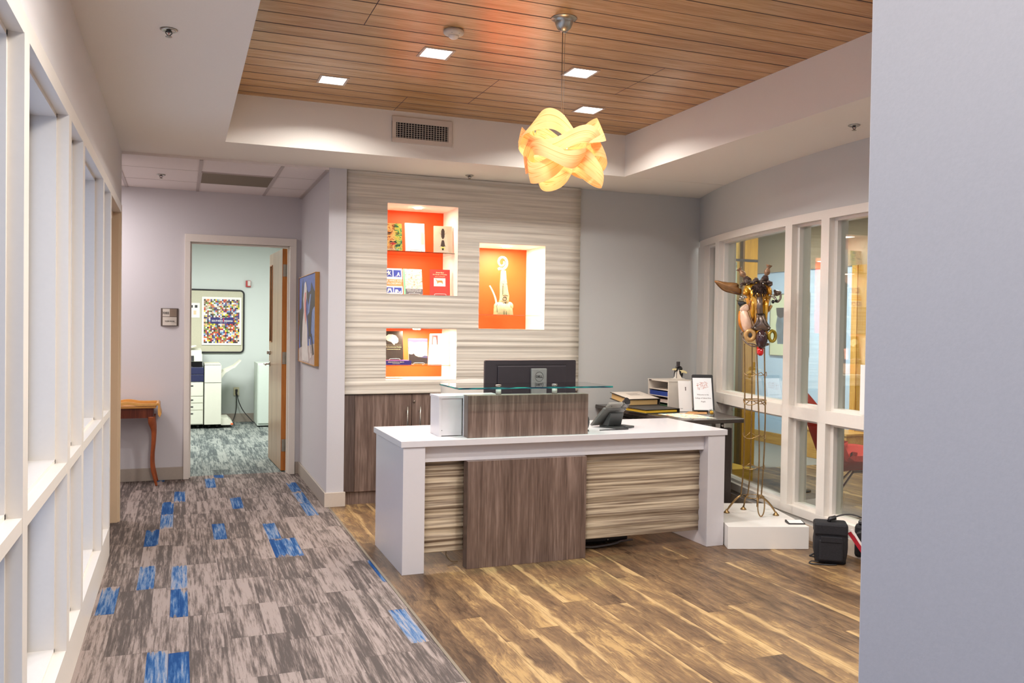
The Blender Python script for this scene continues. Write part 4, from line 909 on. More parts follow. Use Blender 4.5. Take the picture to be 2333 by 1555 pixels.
# skull
m = MB(); loft(m, [(G(800, 360, 0.03), 110 * K, 0.05), (G(805, 410, 0.02), 180 * K, 0.075), (G(815, 480, 0.01), 212 * K, 0.085), (G(820, 560, 0.0), 205 * K, 0.085), (G(818, 640, -0.005), 175 * K, 0.08), (G(825, 740, -0.012), 150 * K, 0.07), (G(845, 850, -0.02), 125 * K, 0.06), (G(862, 950, -0.03), 108 * K, 0.055), (G(880, 1050, -0.04), 100 * K, 0.05), (G(885, 1150, -0.045), 100 * K, 0.045), (G(885, 1230, -0.04), 70 * K, 0.03)])
m.build('head', M_GOLD, S, 'gold lacquered head')
for poly, d0, dc in (([(612, 470), (660, 420), (712, 470), (705, 545), (640, 560), (600, 545)], -0.060, -0.028), ([(915, 440), (985, 400), (1030, 470), (1020, 560), (960, 555)], -0.060, -0.028)):
    m = MB(); dome(m, poly, d0, dc); m.build('brow_plate', M_GOLD, S)
m = MB(); dome(m, [(690, 580), (770, 540), (800, 640), (795, 850), (760, 950), (725, 860), (700, 700)], -0.066, -0.022); dome(m, [(905, 560), (990, 590), (985, 700), (960, 900), (930, 900), (905, 780)], -0.066, -0.022); m.build('muzzle_strip', M_GOLD, S)
# bridge of the nose, fork and snout
m = MB(); m.tube([G(848, 585, -0.085), G(852, 700, -0.092), G(860, 820, -0.092)], [46 * K, 44 * K, 46 * K], 18); m.build('nose_bridge', M_GUN, S)
m = MB(); dome(m, [(795, 800), (925, 800), (940, 900), (1000, 1000), (1012, 1050), (950, 1080), (830, 1080), (735, 1040), (790, 960), (815, 880)], -0.080, -0.024)
m.tube([G(835, 850, -0.106), G(815, 950, -0.108), G(745, 1035, -0.094)], 14 * K, 8); m.tube([G(900, 850, -0.106), G(935, 950, -0.108), G(1005, 1030, -0.094)], 14 * K, 8); m.build('nose_fork', M_GUN, S)
for x, y in ((792, 1022), (985, 1028)): m = MB(); m.ell(G(x, y, -0.106), (0.006, 0.005, 0.006)); m.build('rivet', M_CHROME, S)
m = MB(); m.ell(G(888, 1190, -0.080), (88 * K, 0.045, 142 * K)); m.build('snout', plain('maroon_glaze', (58, 36, 38), 0.15, var=0.1), S)
def ring(cx, cy_, d, rx, ry, r, mat, nm='nostril_ring', tilt=0.0):
    m = MB(); m.tube([G(cx + rx * math.cos(a * PI / 12), cy_ + ry * math.sin(a * PI / 12), d + tilt * math.cos(a * PI / 12)) for a in range(24)], r, 12, closed=True); m.build(nm, mat, S)
ring(725, 1135, -0.075, 58, 66, 0.015, M_TAN); ring(1038, 1142, -0.065, 46, 76, 0.011, plain('green_gold', (156, 132, 40), 0.2, 0.4, var=0.2), tilt=0.014)
m = MB(); m.ell(G(720, 1138, -0.074), (50 * K, 0.006, 48 * K)); m.build('nostril', M_BLACK, S)
m = MB(); m.tube([G(868, 1300, -0.05), G(870, 1350, -0.062), G(873, 1400, -0.068), G(872, 1428, -0.066)], [0.020, 0.023, 0.022, 0.010], 14); m.build('tongue', plain('red_glass', (196, 14, 12), 0.06, coat=0.5, var=0.1), S)
m = MB(); m.tube([G(618, 1190, -0.02), G(700, 1270, -0.045), G(790, 1300, -0.05), G(960, 1280, -0.04), G(985, 1250, -0.03)], 0.005, 8); m.tube([G(625, 1160, 0.0), G(660, 1250, 0.02), G(760, 1262, -0.01), G(930, 1330, 0.0)], 0.004, 8)
m.ell(G(975, 1265, -0.04), (0.011, 0.01, 0.009)); m.ell(G(598, 1105, 0.0), (0.008, 0.02, 0.016)); m.build('jaw_wire', M_GUN, S)
# cheeks
m = MB(); dome(m, [(545, 790), (580, 760), (600, 900), (625, 1040), (640, 1110), (590, 1060), (540, 960)], -0.025, -0.03); m.build('jaw_plate', plain('amber_glaze', (196, 116, 22), 0.15, var=0.12), S)
m = MB(); dome(m, [(590, 730), (670, 745), (715, 850), (750, 950), (768, 1030), (710, 1095), (635, 1095), (590, 980), (566, 850)], -0.055, -0.03); dome(m, [(560, 740), (650, 670), (700, 690), (712, 760), (660, 800), (580, 790)], -0.06, -0.012); m.build('cheek_shell', M_PINK, S)
m = MB(); dome(m, [(985, 680), (1045, 690), (1010, 760), (965, 810)], -0.05, -0.02); m.build('cheek_shell', M_TAN, S)
# eyes
m = MB(); dome(m, [(528, 650), (600, 632), (672, 656), (650, 680), (600, 690), (575, 722), (555, 700)], -0.085, -0.006)
for k in range(5): m.tube([G(540 + 9 * k, 644, -0.088), G(505 + 16 * k, 612 + 3 * k, -0.105)], [0.0016, 0.0004], 5)
m.build('eye', M_BLACK, S)
m = MB(); m.ell(G(1040, 640, -0.055), (24 * K, 0.014, 28 * K)); m.ell(G(1085, 625, -0.03), (0.010, 0.010, 0.012)); m.build('eye', M_BLACK, S)
for pts in ([(575, 605), (595, 575), (620, 590), (640, 565), (655, 580)], [(985, 545), (1020, 560), (1050, 580), (1075, 600)]):
    m = MB()
    for (x, y) in pts: m.ell(G(x, y, -0.088 if x < 800 else -0.070), (0.0085, 0.008, 0.0075), seg=10, rings=6)
    m.build('brow_chain', M_CHROME, S)
# crown, forelock, horns, ears
random.seed(4)
m = MB()
for k in range(64):
    u = random.random(); x = 575 + 450 * u; y = 385 - 55 * math.sin(PI * u) + random.uniform(-24, 34); d = random.uniform(-0.085, 0.03)
    q = random.uniform(0.010, 0.018); m.ell(G(x, y, d), (q, q, q * 0.8), seg=9, rings=6, bumpf=lambda v, k=k: 0.75 + 0.5 * noise.noise(v * 2.5 + Vector((k, 0, 0))))
m.build('crown_ruffle', plain('ruffle_brown', (92, 76, 66), 0.8, var=0.4, scale=90, bump=0.5), S)
m = MB(); m.ell(G(835, 470, -0.045), (125 * K, 0.045, 112 * K), bumpf=lambda v: 0.9 + 0.25 * noise.noise(v * 6))
for k in range(150):
    a = random.uniform(-1, 1); b = random.uniform(-1, 1)
    if a * a + b * b > 1: continue
    m.tube([G(835 + 112 * a, 470 + 95 * b, -0.070 - 0.018 * (1 - a * a - b * b)), G(835 + 124 * a, 500 + 105 * b, -0.096 - 0.010 * random.random())], [0.0035, 0.0010], 5)
m.build('forelock', M_FUR, S)
for bx, by, tx, ty, sc_ in ((655, 305, 542, 148, 1.0), (925, 290, 978, 100, 1.0)):
    A_, B_ = G(bx, by, -0.01), G(tx, ty, 0.0); ax = B_ - A_; Lh = ax.length
    m = MB(); m.lathe([(0.012, 0.16 * Lh), (0.010, 0.22 * Lh), (0.018, 0.34 * Lh), (0.021, 0.46 * Lh), (0.019, 0.60 * Lh), (0.012, 0.74 * Lh), (0.011, 0.82 * Lh), (0.018, 0.94 * Lh), (0.022, 1.0 * Lh), (0.010, 1.0 * Lh)], A_, 18, ax); h_ = m.build('horn', plain('horn_tan', (136, 102, 74), 0.4, 0.3, var=0.55, scale=110, bump=0.6), S)
    m = MB(); m.lathe([(0.028, -0.02), (0.022, 0.06 * Lh), (0.016, 0.10 * Lh), (0.020, 0.15 * Lh), (0.012, 0.19 * Lh)], A_, 18, ax); m.build('horn_collar', M_FUR, h_)
m = MB(); dome(m, [(172, 325), (205, 312), (350, 345), (500, 352), (545, 375), (540, 425), (590, 440), (585, 545), (450, 517), (320, 482), (235, 405)], lambda x, y: 0.03 - 0.00004 * (x - 170), -0.018, back=0.004); e_ = m.build('ear', M_BRONZE, S)
m = MB(); m.tube([G(420, 470, 0.012), G(500, 505, 0.004), G(580, 535, -0.004)], [0.0008, 0.003, 0.004], 6); m.build('ear_fold', M_FUR, e_)
m = MB(); dome(m, [(1040, 455), (1100, 465), (1165, 485), (1155, 520), (1100, 560), (1060, 540)], 0.0, -0.022); e_ = m.build('ear', M_GUN, S)
m = MB(); m.tube([G(1150, 520, -0.01), G(1145, 590, -0.015), G(1105, 640, -0.02), G(1075, 615, -0.02)], 0.007, 8); m.tube([G(1065, 480, -0.012), G(1060, 560, -0.02), G(1090, 610, -0.02)], 0.006, 8); m.build('ear_loop', M_GUN, e_)
# wire stand
rods = [[(252, -60, 0.0), (252, 0, 0.0), (262, 400, 0.0), (262, 850, 0.0), (245, 1085, 0.0)], [(308, -60, 0.06), (310, 0, 0.06), (315, 500, 0.065), (312, 900, 0.06), (298, 1085, 0.055)],
        [(343, -40, -0.05), (345, 0, -0.055), (370, 500, -0.06), (378, 800, -0.06), (372, 1060, -0.055)], [(402, -60, 0.01), (403, 0, 0.01), (418, 500, 0.015), (412, 850, 0.01), (400, 1070, 0.0)]]
for r_ in rods:
    m = MB(); m.tube([F(*p) for p in r_], 0.0048, 8); m.build('upright_rod', M_BRASS, S)
def ringrod(y, sag, full=True, r=0.0028):
    m = MB(); c = F(337, y, 0.0); R_ = 0.074
    ang = [math.radians(a) for a in (180, 110, 0, -60)]
    if full: m.tube([c + Vector((R_ * math.cos(a * PI / 14), R_ * math.sin(a * PI / 14), 0)) for a in range(28)], r, 6, closed=True)
    for a0, a1 in ((180, 300), (300, 375), (15, 110), (110, 180)):
        m.tube([c + Vector((R_ * math.cos(math.radians(a0 + (a1 - a0) * i / 8)), R_ * math.sin(math.radians(a0 + (a1 - a0) * i / 8)), -sag * math.sin(PI * i / 8))) for i in range(9)], r * 0.8, 6)
    m.build('ring_brace', M_BRASS, S)
ringrod(150, 0.028, False); ringrod(360, 0.032, True, 0.0040); ringrod(612, 0.030, False); ringrod(850, 0.022, False); ringrod(1085, 0.0, True)
for pts in ([(245, 1085, 0.0), (210, 1110, -0.01), (165, 1165, -0.02), (140, 1225, -0.03)], [(300, 1085, 0.055), (280, 1115, 0.09), (265, 1165, 0.12)], [(372, 1065, -0.055), (430, 1095, -0.04), (480, 1150, -0.01), (512, 1232, 0.0)]):
    m = MB(); n_ = len(pts); P_ = [F(*p) for p in pts]; P_[-1].z = 0.012
    m.tube(P_, [0.007] * (n_ - 1) + [0.005], 8); l_ = m.build('foot_arm', M_BRASS, S)
    m = MB(); m.lathe([(0.021, 0), (0.020, 0.006), (0.008, 0.018), (0.005, 0.026)], (P_[-1].x, P_[-1].y, 0), 14); m.build('foot_pad', M_BRASS, l_)
m = MB(); m.tube([F(372, 1062, -0.055), F(372, 1110, -0.08), F(372, 1140, -0.095)], 0.007, 8)
c0 = Vector((0.055, -0.100, 0.078)); m.tube([c0 + Vector((0.022 * math.cos(a * PI / 14), -0.012 * math.sin(a * PI / 14), 0.074 * math.sin(a * PI / 14))) for a in range(28)], 0.0042, 8, closed=True); m.build('front_ring_foot', M_BRASS, S)

# ================================================================== BOOKS AND CERAMIC IN THE NICHES
def book(name, label, cat, x, w_, h, z, cover, art=None, y=6.69, th=0.018, lean=-9, yaw=0, easel=True, group=None):
    t = thing(name, label, cat, (x * 0.9915, y, z + 0.0006), math.radians(yaw), group)
    R_ = Matrix.Translation((0, 0, 0.0065)) @ Matrix.Rotation(math.radians(lean), 4, 'X')
    m = MB(); m.box(-w_ / 2, -0.002, 0, w_ / 2, 0.0, h, xf=R_); m.box(-w_ / 2, th - 0.002, 0, w_ / 2, th, h, xf=R_); m.box(-w_ / 2, 0, 0, -w_ / 2 + 0.002, th - 0.002, h, xf=R_); m.build('cover', cover, t)
    m = MB(); m.box(-w_ / 2 + 0.0021, 0.0002, 0.003, w_ / 2 - 0.002, th - 0.0022, h - 0.003, xf=R_); m.build('page_block', M_PAPER, t)
    if art: art(t, R_, w_, h)
    if easel:
        m = MB(); e = w_ * 0.28
        m.tube([(-e, 0.04, 0.002), (-e, -0.016, 0.002), (-e, -0.020, 0.012), (-e * 0.6, -0.021, 0.015), (e * 0.6, -0.021, 0.015), (e, -0.020, 0.012), (e, -0.016, 0.002), (e, 0.04, 0.002)], 0.0018, 6)
        m.tube([(-e, 0.04, 0.003), (0, 0.05, h * 0.45), (e, 0.04, 0.003)], 0.0015, 6); m.build('book_stand', M_WLAM, t)
    return t
def flat(t, R_, nm, mat, shapes, y=-0.0026):
    m = MB()
    for sh in shapes:
        if len(sh) == 4 and not isinstance(sh[0], tuple): a, b, c_, d_ = sh; m.box(a, y, b, c_, y + 0.0005, d_, xf=R_)
        else: m.prism(sh, y, y + 0.0005, 'xz', xf=R_)
    m.build(nm, mat, t)
def lines(t, R_, nm, mat, rows, y=-0.0032):
    """rows: (text, size, x, z)"""
    m = MB()
    for s_, sz, x, z in rows: text_mb(m, s_, sz, R_ @ frame_xf((x, y, z), (1, 0, 0), (0, 0, 1)), bold=sz * 0.01)
    m.build(nm, mat, t)
INK = plain('ink_black', (26, 22, 22), 0.5); CREAM = plain('cream_ink', (246, 232, 180), 0.5); BLU = plain('cover_blue', (54, 66, 170), 0.4)
tt = NT('painted_face_cover'); oo = tt.obj(); f = tt.noise(tt.vec(oo[0], 0.0, oo[2]), 26, 4, 0.75, 1.2)
side = tt.smooth(oo[0], 0.0, 0.03)
c1 = tt.ramp(f, [(0.36, srgb(40, 24, 16)), (0.45, srgb(214, 120, 50)), (0.54, srgb(238, 196, 120)), (0.64, srgb(170, 90, 40))]); c2 = tt.ramp(f, [(0.36, srgb(20, 40, 30)), (0.46, srgb(70, 160, 90)), (0.56, srgb(232, 200, 50)), (0.66, srgb(40, 110, 100))])
M_FACE = tt.fin(tt.mix(side, c1, c2), 0.5)
def art_face(t, R_, w_, h):
    flat(t, R_, 'eyes', INK, [[(-0.055, 0.142), (-0.02, 0.150), (-0.012, 0.145), (-0.02, 0.141), (-0.05, 0.135)], [(0.02, 0.146), (0.052, 0.146), (0.055, 0.138), (0.022, 0.140)], (-0.045, 0.128, -0.022, 0.134), (0.026, 0.128, 0.046, 0.134)])
    flat(t, R_, 'mouth', plain('mouth_red', (190, 30, 20), 0.4), [[(-0.03, 0.055), (0.0, 0.066), (0.032, 0.054), (0.0, 0.045)]])
    flat(t, R_, 'moustache', INK, [[(-0.042, 0.050), (-0.02, 0.078), (0.0, 0.072), (0.022, 0.078), (0.044, 0.048), (0.03, 0.060), (0.0, 0.068), (-0.03, 0.062)]])
book('book', 'book with a multicoloured painted face on its cover, on the upper glass shelf', 'book', 1.592, 0.150, 0.222, 1.990, M_FACE, art_face, group='books displayed in the niches')
def art_white(t, R_, w_, h): flat(t, R_, 'cover_tint', plain('faint_peach', (250, 226, 206), 0.5), [(0.05, 0.06, 0.075, 0.16)])
book('book', 'plain white book in the middle of the upper glass shelf', 'book', 1.776, 0.160, 0.232, 1.990, plain('book_white', (250, 248, 246), 0.3, var=0.005), art_white, group='books displayed in the niches')
def art_insect(t, R_, w_, h):
    flat(t, R_, 'insect', plain('insect_brown', (66, 48, 38), 0.5), [[(-0.013, 0.13), (-0.014, 0.18), (-0.006, 0.20), (0.006, 0.20), (0.014, 0.18), (0.013, 0.13), (0.004, 0.113), (-0.004, 0.113)], [(-0.012, 0.09), (-0.008, 0.104), (0.008, 0.104), (0.012, 0.09), (0.018, 0.055), (0.0, 0.045), (-0.018, 0.055)],
         [(-0.03, 0.045), (-0.016, 0.060), (-0.015, 0.057)], [(0.03, 0.045), (0.016, 0.060), (0.015, 0.057)], [(-0.034, 0.17), (-0.013, 0.152), (-0.013, 0.149)], [(0.034, 0.17), (0.013, 0.152), (0.013, 0.149)]])
    flat(t, R_, 'insect_head', plain('insect_yellow', (240, 220, 120), 0.5), [[(-0.017, 0.030), (-0.014, 0.046), (0.0, 0.054), (0.014, 0.046), (0.017, 0.030), (0.0, 0.018)]]); flat(t, R_, 'insect_face', INK, [[(-0.006, 0.02), (-0.009, 0.036), (0.009, 0.036), (0.006, 0.02)]], -0.0032)
book('book', 'cream book picturing a large dark insect, right end of the upper glass shelf', 'book', 2.008, 0.150, 0.222, 1.990, plain('insect_cream', (220, 196, 168), 0.4, var=0.05, scale=8), art_insect, yaw=-12, group='books displayed in the niches')
def art_phil(t, R_, w_, h):
    sq = [(-0.066, 0.140, -0.004, 0.196), (0.004, 0.140, 0.066, 0.196), (-0.066, 0.006, -0.004, 0.052), (0.004, 0.006, 0.066, 0.052)]
    for q in sq: flat(t, R_, 'blue_square', BLU, [q])
    for q in [[(-0.06, 0.182), (-0.045, 0.176), (-0.04, 0.19), (-0.032, 0.19), (-0.03, 0.178), (-0.014, 0.188), (-0.026, 0.168), (-0.010, 0.145), (-0.03, 0.160), (-0.048, 0.145), (-0.038, 0.165)],
         [(0.012, 0.146), (0.030, 0.150), (0.042, 0.178), (0.050, 0.178), (0.052, 0.160), (0.060, 0.146), (0.052, 0.146), (0.044, 0.158), (0.036, 0.146)], [(-0.055, 0.01), (-0.045, 0.044), (-0.02, 0.044), (-0.012, 0.01), (-0.02, 0.01), (-0.032, 0.034), (-0.045, 0.01)], [(0.010, 0.008), (0.014, 0.036), (0.034, 0.036), (0.046, 0.010), (0.058, 0.030), (0.062, 0.010), (0.05, 0.008), (0.036, 0.022), (0.024, 0.01)]]: flat(t, R_, 'dancer', M_PAPER, [q], -0.0032)
    flat(t, R_, 'title_band', plain('band_orange', (236, 156, 88), 0.4), [(-0.075, 0.064, 0.075, 0.120)])
    lines(t, R_, 'title', M_PAPER, [('THE WHO AND', 0.0215, -0.002, 0.106), ('PHILOSOPHY', 0.0225, -0.002, 0.084)])
book('book', 'white and blue book with dancer pictures and an orange title band, lower tier', 'book', 1.600, 0.150, 0.210, 1.6435, plain('book_white', (250, 248, 246), 0.3), art_phil, lean=-12, group='books displayed in the niches')
tt = NT('engraving_cover'); oo = tt.obj(); f = tt.noise(tt.vec(oo[0], 0.0, oo[2]), 60, 4, 0.7, 0.8)
M_ENG = tt.fin(tt.ramp(f, [(0.34, srgb(170, 120, 90)), (0.44, srgb(236, 206, 176)), (0.6, srgb(244, 232, 226)), (0.7, srgb(232, 190, 190))]), 0.5)
def art_eng(t, R_, w_, h):
    flat(t, R_, 'picture', M_ENG, [(-w_ / 2 + 0.012, 0.045, w_ / 2, h)]); flat(t, R_, 'green_spine', plain('spine_green', (130, 226, 150), 0.4), [(-w_ / 2, 0, -w_ / 2 + 0.012, h)])
    flat(t, R_, 'title_band', plain('band_grey', (100, 92, 96), 0.4), [(-w_ / 2 + 0.012, 0, w_ / 2, 0.045)]); lines(t, R_, 'title', M_PAPER, [('SCIENCE, PHILOSOPHY AND', 0.0095, 0.006, 0.036), ('THE SOCIETY OF THE PAST', 0.0095, 0.006, 0.025), ('&', 0.008, 0.006, 0.015)])
book('book', 'green-spined book with a pale engraving, middle of the lower tier', 'book', 1.765, 0.155, 0.212, 1.6435, M_PAPER, art_eng, lean=-14, group='books displayed in the niches')
def art_red(t, R_, w_, h):
    flat(t, R_, 'picture', plain('cover_cream', (250, 240, 214), 0.4), [(-0.050, 0.072, 0.045, 0.140)])
    flat(t, R_, 'goat', plain('goat_orange', (206, 136, 70), 0.4), [[(-0.036, 0.130), (-0.032, 0.134), (-0.028, 0.124), (-0.022, 0.120), (0.016, 0.121), (0.022, 0.114), (0.024, 0.092), (0.018, 0.098), (0.012, 0.104), (-0.010, 0.104), (-0.016, 0.098), (-0.020, 0.092), (-0.024, 0.110), (-0.032, 0.122)]], -0.0032)
    lines(t, R_, 'title', CREAM, [('Great Bees', 0.0145, 0.0, 0.186), ('the Garden of Paradise', 0.0125, 0.0, 0.170), ('notes on a medieval garden', 0.0075, 0.0, 0.153), ('A. B. Author', 0.007, 0.0, 0.052)][:3])
book('book', 'red book with a goat picture and cream title, right end of the lower tier', 'book', 1.988, 0.165, 0.212, 1.6435, plain('cover_red', (206, 46, 28), 0.4), art_red, yaw=-10, group='books displayed in the niches')
def art_brain(t, R_, w_, h):
    flat(t, R_, 'brain', plain('brain_white', (226, 214, 196), 0.5, var=0.35, scale=160), [[(-0.066, 0.17), (-0.060, 0.190), (-0.040, 0.205), (-0.010, 0.205), (0.018, 0.195), (0.036, 0.172), (0.038, 0.148), (0.028, 0.134), (0.010, 0.130), (0.004, 0.118), (-0.004, 0.124), (-0.020, 0.142), (-0.052, 0.152)]])
    flat(t, R_, 'rule', CREAM, [(-0.07, 0.1165, 0.06, 0.1175)]); lines(t, R_, 'title', CREAM, [('The Consciousness Paradox', 0.0115, -0.004, 0.102), ('Consciousness, Concepts, and', 0.0090, -0.004, 0.084)])
book('book', 'black book with a white brain on its cover, lower left niche', 'book', 1.610, 0.152, 0.232, 1.1165, plain('cover_brown_black', (58, 44, 34), 0.4, var=0.1), art_brain, lean=-9, group='books displayed in the niches')
tt = NT('sunset_cover'); oo = tt.obj(); f = tt.noise(tt.vec(tt.math('MULTIPLY', oo[0], 0.4), 0.0, oo[2]), 30, 4, 0.6, 0.6)
zz = tt.math('ADD', tt.math('MULTIPLY', oo[2], 5.0), tt.math('MULTIPLY', tt.math('SUBTRACT', f, 0.5), 0.5))
M_SUN = tt.fin(tt.ramp(zz, [(0.35, srgb(236, 206, 170)), (0.5, srgb(196, 186, 206)), (0.62, srgb(120, 120, 184)), (0.75, srgb(170, 150, 206)), (0.95, srgb(92, 66, 150))]), 0.4)
def art_mount(t, R_, w_, h):
    flat(t, R_, 'mountains', plain('mountain_dark', (60, 46, 42), 0.5, var=0.1), [[(-w_ / 2, 0), (w_ / 2, 0), (w_ / 2, 0.046), (0.030, 0.050), (0.0, 0.056), (-0.024, 0.066), (-0.038, 0.084), (-0.046, 0.078), (-0.060, 0.076), (-w_ / 2, 0.082)]])
    flat(t, R_, 'far_hills', plain('hill_blue', (90, 84, 120), 0.5), [[(0.0, 0.056), (0.030, 0.056), (0.05, 0.066), (w_ / 2, 0.064), (w_ / 2, 0.046), (0.03, 0.05)]], -0.0024)
    lines(t, R_, 'title', M_PAPER, [('THE MOUNTAINS AT DAWN', 0.0105, 0.0, 0.162)])
book('book', 'purple book with a mountain sunset cover, lower left niche', 'book', 1.812, 0.156, 0.205, 1.083, M_SUN, art_mount, lean=-7, group='books displayed in the niches')
t = thing('display_sheet', 'white printed sheet with a small portrait, right side of the lower left niche', 'document', (1.992, 6.745, 1.0835), math.radians(-8))
R_ = Matrix.Translation((0, 0, 0.002)) @ Matrix.Rotation(math.radians(-9), 4, 'X') 
m = MB(); m.prism([(-0.098, 0), (0.075, 0), (0.080, 0.258), (-0.078, 0.250)], -0.001, 0.003, 'xz', xf=R_); m.build('sheet', M_PAPER, t)
flat(t, R_, 'portrait_photo', plain('photo_maroon', (86, 50, 48), 0.4), [(-0.064, 0.160, -0.014, 0.238)], -0.0018)
m = MB(); m.prism([(-0.055 + 0.0, 0.162), (-0.022, 0.162), (-0.024, 0.19), (-0.030, 0.222), (-0.048, 0.222), (-0.054, 0.19)], -0.0026, -0.002, 'xz', xf=R_); m.build('portrait_figure', plain('face_pale', (236, 196, 160), 0.5), t)
m = MB()
for k in range(14): zz_ = 0.225 - 0.006 * k if k < 6 else 0.145 - 0.012 * (k - 6); ww_ = 0.026 + 0.01 * ((k * 7) % 3); cx_ = 0.03 if k < 6 else -0.005; m.box(cx_ - ww_, -0.0018, zz_, cx_ + ww_, -0.0012, zz_ + 0.0016, xf=R_)
m.build('printed_lines', plain('print_beige', (206, 186, 140), 0.6), t)
t = thing('book', 'purple book lying flat under the black brain book', 'book', (1.612, 6.74, 1.0836), 0, 'books displayed in the niches')
m = MB(); m.box(-0.10, -0.055, 0, 0.125, 0.10, 0.002); m.box(-0.10, -0.055, 0.030, 0.125, 0.10, 0.032); m.box(-0.10, -0.055, 0.002, 0.125, -0.052, 0.030); m.build('cover', plain('spine_purple', (52, 40, 110), 0.4), t)
m = MB(); m.box(-0.098, -0.051, 0.0022, 0.122, 0.098, 0.0298); m.build('page_block', M_PAPER, t)
m = MB(); text_mb(m, 'PHILOSOPHICAL ESSAYS', 0.012, frame_xf((0.0, -0.0553, 0.020), (1, 0, 0), (0, 0, 1))); text_mb(m, 'in the humanities', 0.009, frame_xf((0.0, -0.0553, 0.009), (1, 0, 0), (0, 0, 1))); m.build('spine_text', CREAM, t)
# ceramic sculpture
CER = plain('cream_stoneware', (214, 192, 150), 0.7, var=0.16, scale=26, bump=0.3); CRK = plain('crackle_dark', (52, 38, 26), 0.9); CW = plain('pale_stoneware', (246, 238, 222), 0.5, var=0.03)
t = thing('ceramic_sculpture', 'cream ceramic tower sculpture with a ribbed spiral tail on top', 'sculpture', (2.560, 6.78, 1.5005))
m = MB(); loft(m, [(Vector((0.0, 0, 0)), 0.090, 0.05), (Vector((-0.002, 0, 0.05)), 0.086, 0.05), (Vector((-0.004, 0, 0.085)), 0.078, 0.045), (Vector((-0.010, 0, 0.105)), 0.052, 0.035)], 12); m.ell((0.052, 0, 0.075), (0.036, 0.035, 0.038)); m.ell((-0.055, 0, 0.072), (0.030, 0.03, 0.034)); m.build('base', CER, t)
m = MB(); loft(m, [(Vector((-0.002, 0, 0.10)), 0.048, 0.036), (Vector((0.006, 0, 0.13)), 0.042, 0.034), (Vector((0.008, 0, 0.165)), 0.042, 0.032), (Vector((0.002, 0, 0.21)), 0.036, 0.030), (Vector((-0.002, 0, 0.26)), 0.033, 0.028), (Vector((-0.004, 0, 0.31)), 0.027, 0.025), (Vector((-0.006, 0, 0.375)), 0.022, 0.022)], 14); m.build('tower', CER, t)
m = MB()
for pts in ([(-0.012, 0.0), (-0.012, 0.10)], [(0.008, 0.0), (0.008, 0.098)], [(-0.075, 0.02), (-0.078, 0.07), (-0.07, 0.09)], [(-0.020, 0.17), (-0.018, 0.25)], [(-0.02, 0.16), (0.0, 0.168), (0.030, 0.160)], [(-0.02, 0.135), (-0.01, 0.150), (0.012, 0.145), (0.010, 0.125), (-0.014, 0.125), (-0.02, 0.135)], [(-0.022, 0.262), (-0.01, 0.258)], [(0.012, 0.266), (0.024, 0.258)], [(-0.02, 0.10), (0.03, 0.102)]):
    m.tube([(x, -(0.0515 if z < 0.06 else 0.048 if z < 0.09 else 0.037 if z < 0.115 else 0.034 if z < 0.19 else 0.030), z) for x, z in pts], 0.0022, 6)
m.build('cracks', CRK, t)
def coil(pts, r0, r1, nm):
    m = MB(); n_ = len(pts); m.tube(pts, [(r0 + (r1 - r0) * i / (n_ - 1)) * (1.0 if i % 2 else 0.86) for i in range(n_)], 12); m.build(nm, CW, t)
sp = []
for i in range(74):
    q = i / 73; a = math.radians(-115 + 500 * q); r_ = 0.052 - 0.036 * q; sp.append((-0.018 + r_ * math.cos(a), 0, 0.445 + r_ * math.sin(a) * 1.15))
sp = [(-0.05, 0, 0.385)] + sp[0:]; coil(sp, 0.014, 0.006, 'spiral_tail')
coil([(-0.065 + 0.0 - 0.062 * (i / 22) ** 1.6, 0, 0.095 + 0.15 * i / 22) for i in range(23)], 0.009, 0.006, 'side_horn')
# ================================================================== HALLWAY END
# painting (hangs on the short wall, faces -x)
t = thing('painting', 'blue abstract painting in a thin gold-brown frame on the hallway side wall', 'painting', (1.045, 7.49, 1.44))
HW, HH = 0.51, 0.382
m = MB(); m.box(-0.030, -HW + 0.006, -HH + 0.006, -0.002, HW - 0.006, HH - 0.006); m.build('canvas', plain('paint_blue', (88, 104, 176), 0.6, var=0.16, scale=30), t)
m = MB()
for a, b, c_, d_ in ((-HW, -HH, HW, -HH + 0.006), (-HW, HH - 0.006, HW, HH), (-HW, -HH + 0.006, -HW + 0.006, HH - 0.006), (HW - 0.006, -HH + 0.006, HW, HH - 0.006)): m.box(-0.036, a, b, -0.001, c_, d_)
m.build('frame', plain('frame_ochre', (186, 128, 52), 0.5, var=0.06), t)
def PP(s, tt_): return (HW - 0.006 - s * 2 * (HW - 0.006), HH - 0.006 - tt_ * 2 * (HH - 0.006))     # s from the far end, tt from the top
def pshape(nm, mat, shapes, x):
    m = MB()
    for sh in shapes: m.prism([PP(*q) for q in sh], x, x - 0.0006, 'yz')
    m.build(nm, mat, t)
pshape('grey_ground', plain('paint_mauve', (188, 170, 164), 0.6, var=0.2, scale=20), [[(0, 0.86), (0.15, 0.82), (0.3, 0.84), (0.6, 0.80), (0.8, 0.78), (1, 0.76), (1, 1), (0, 1)]], -0.0304)
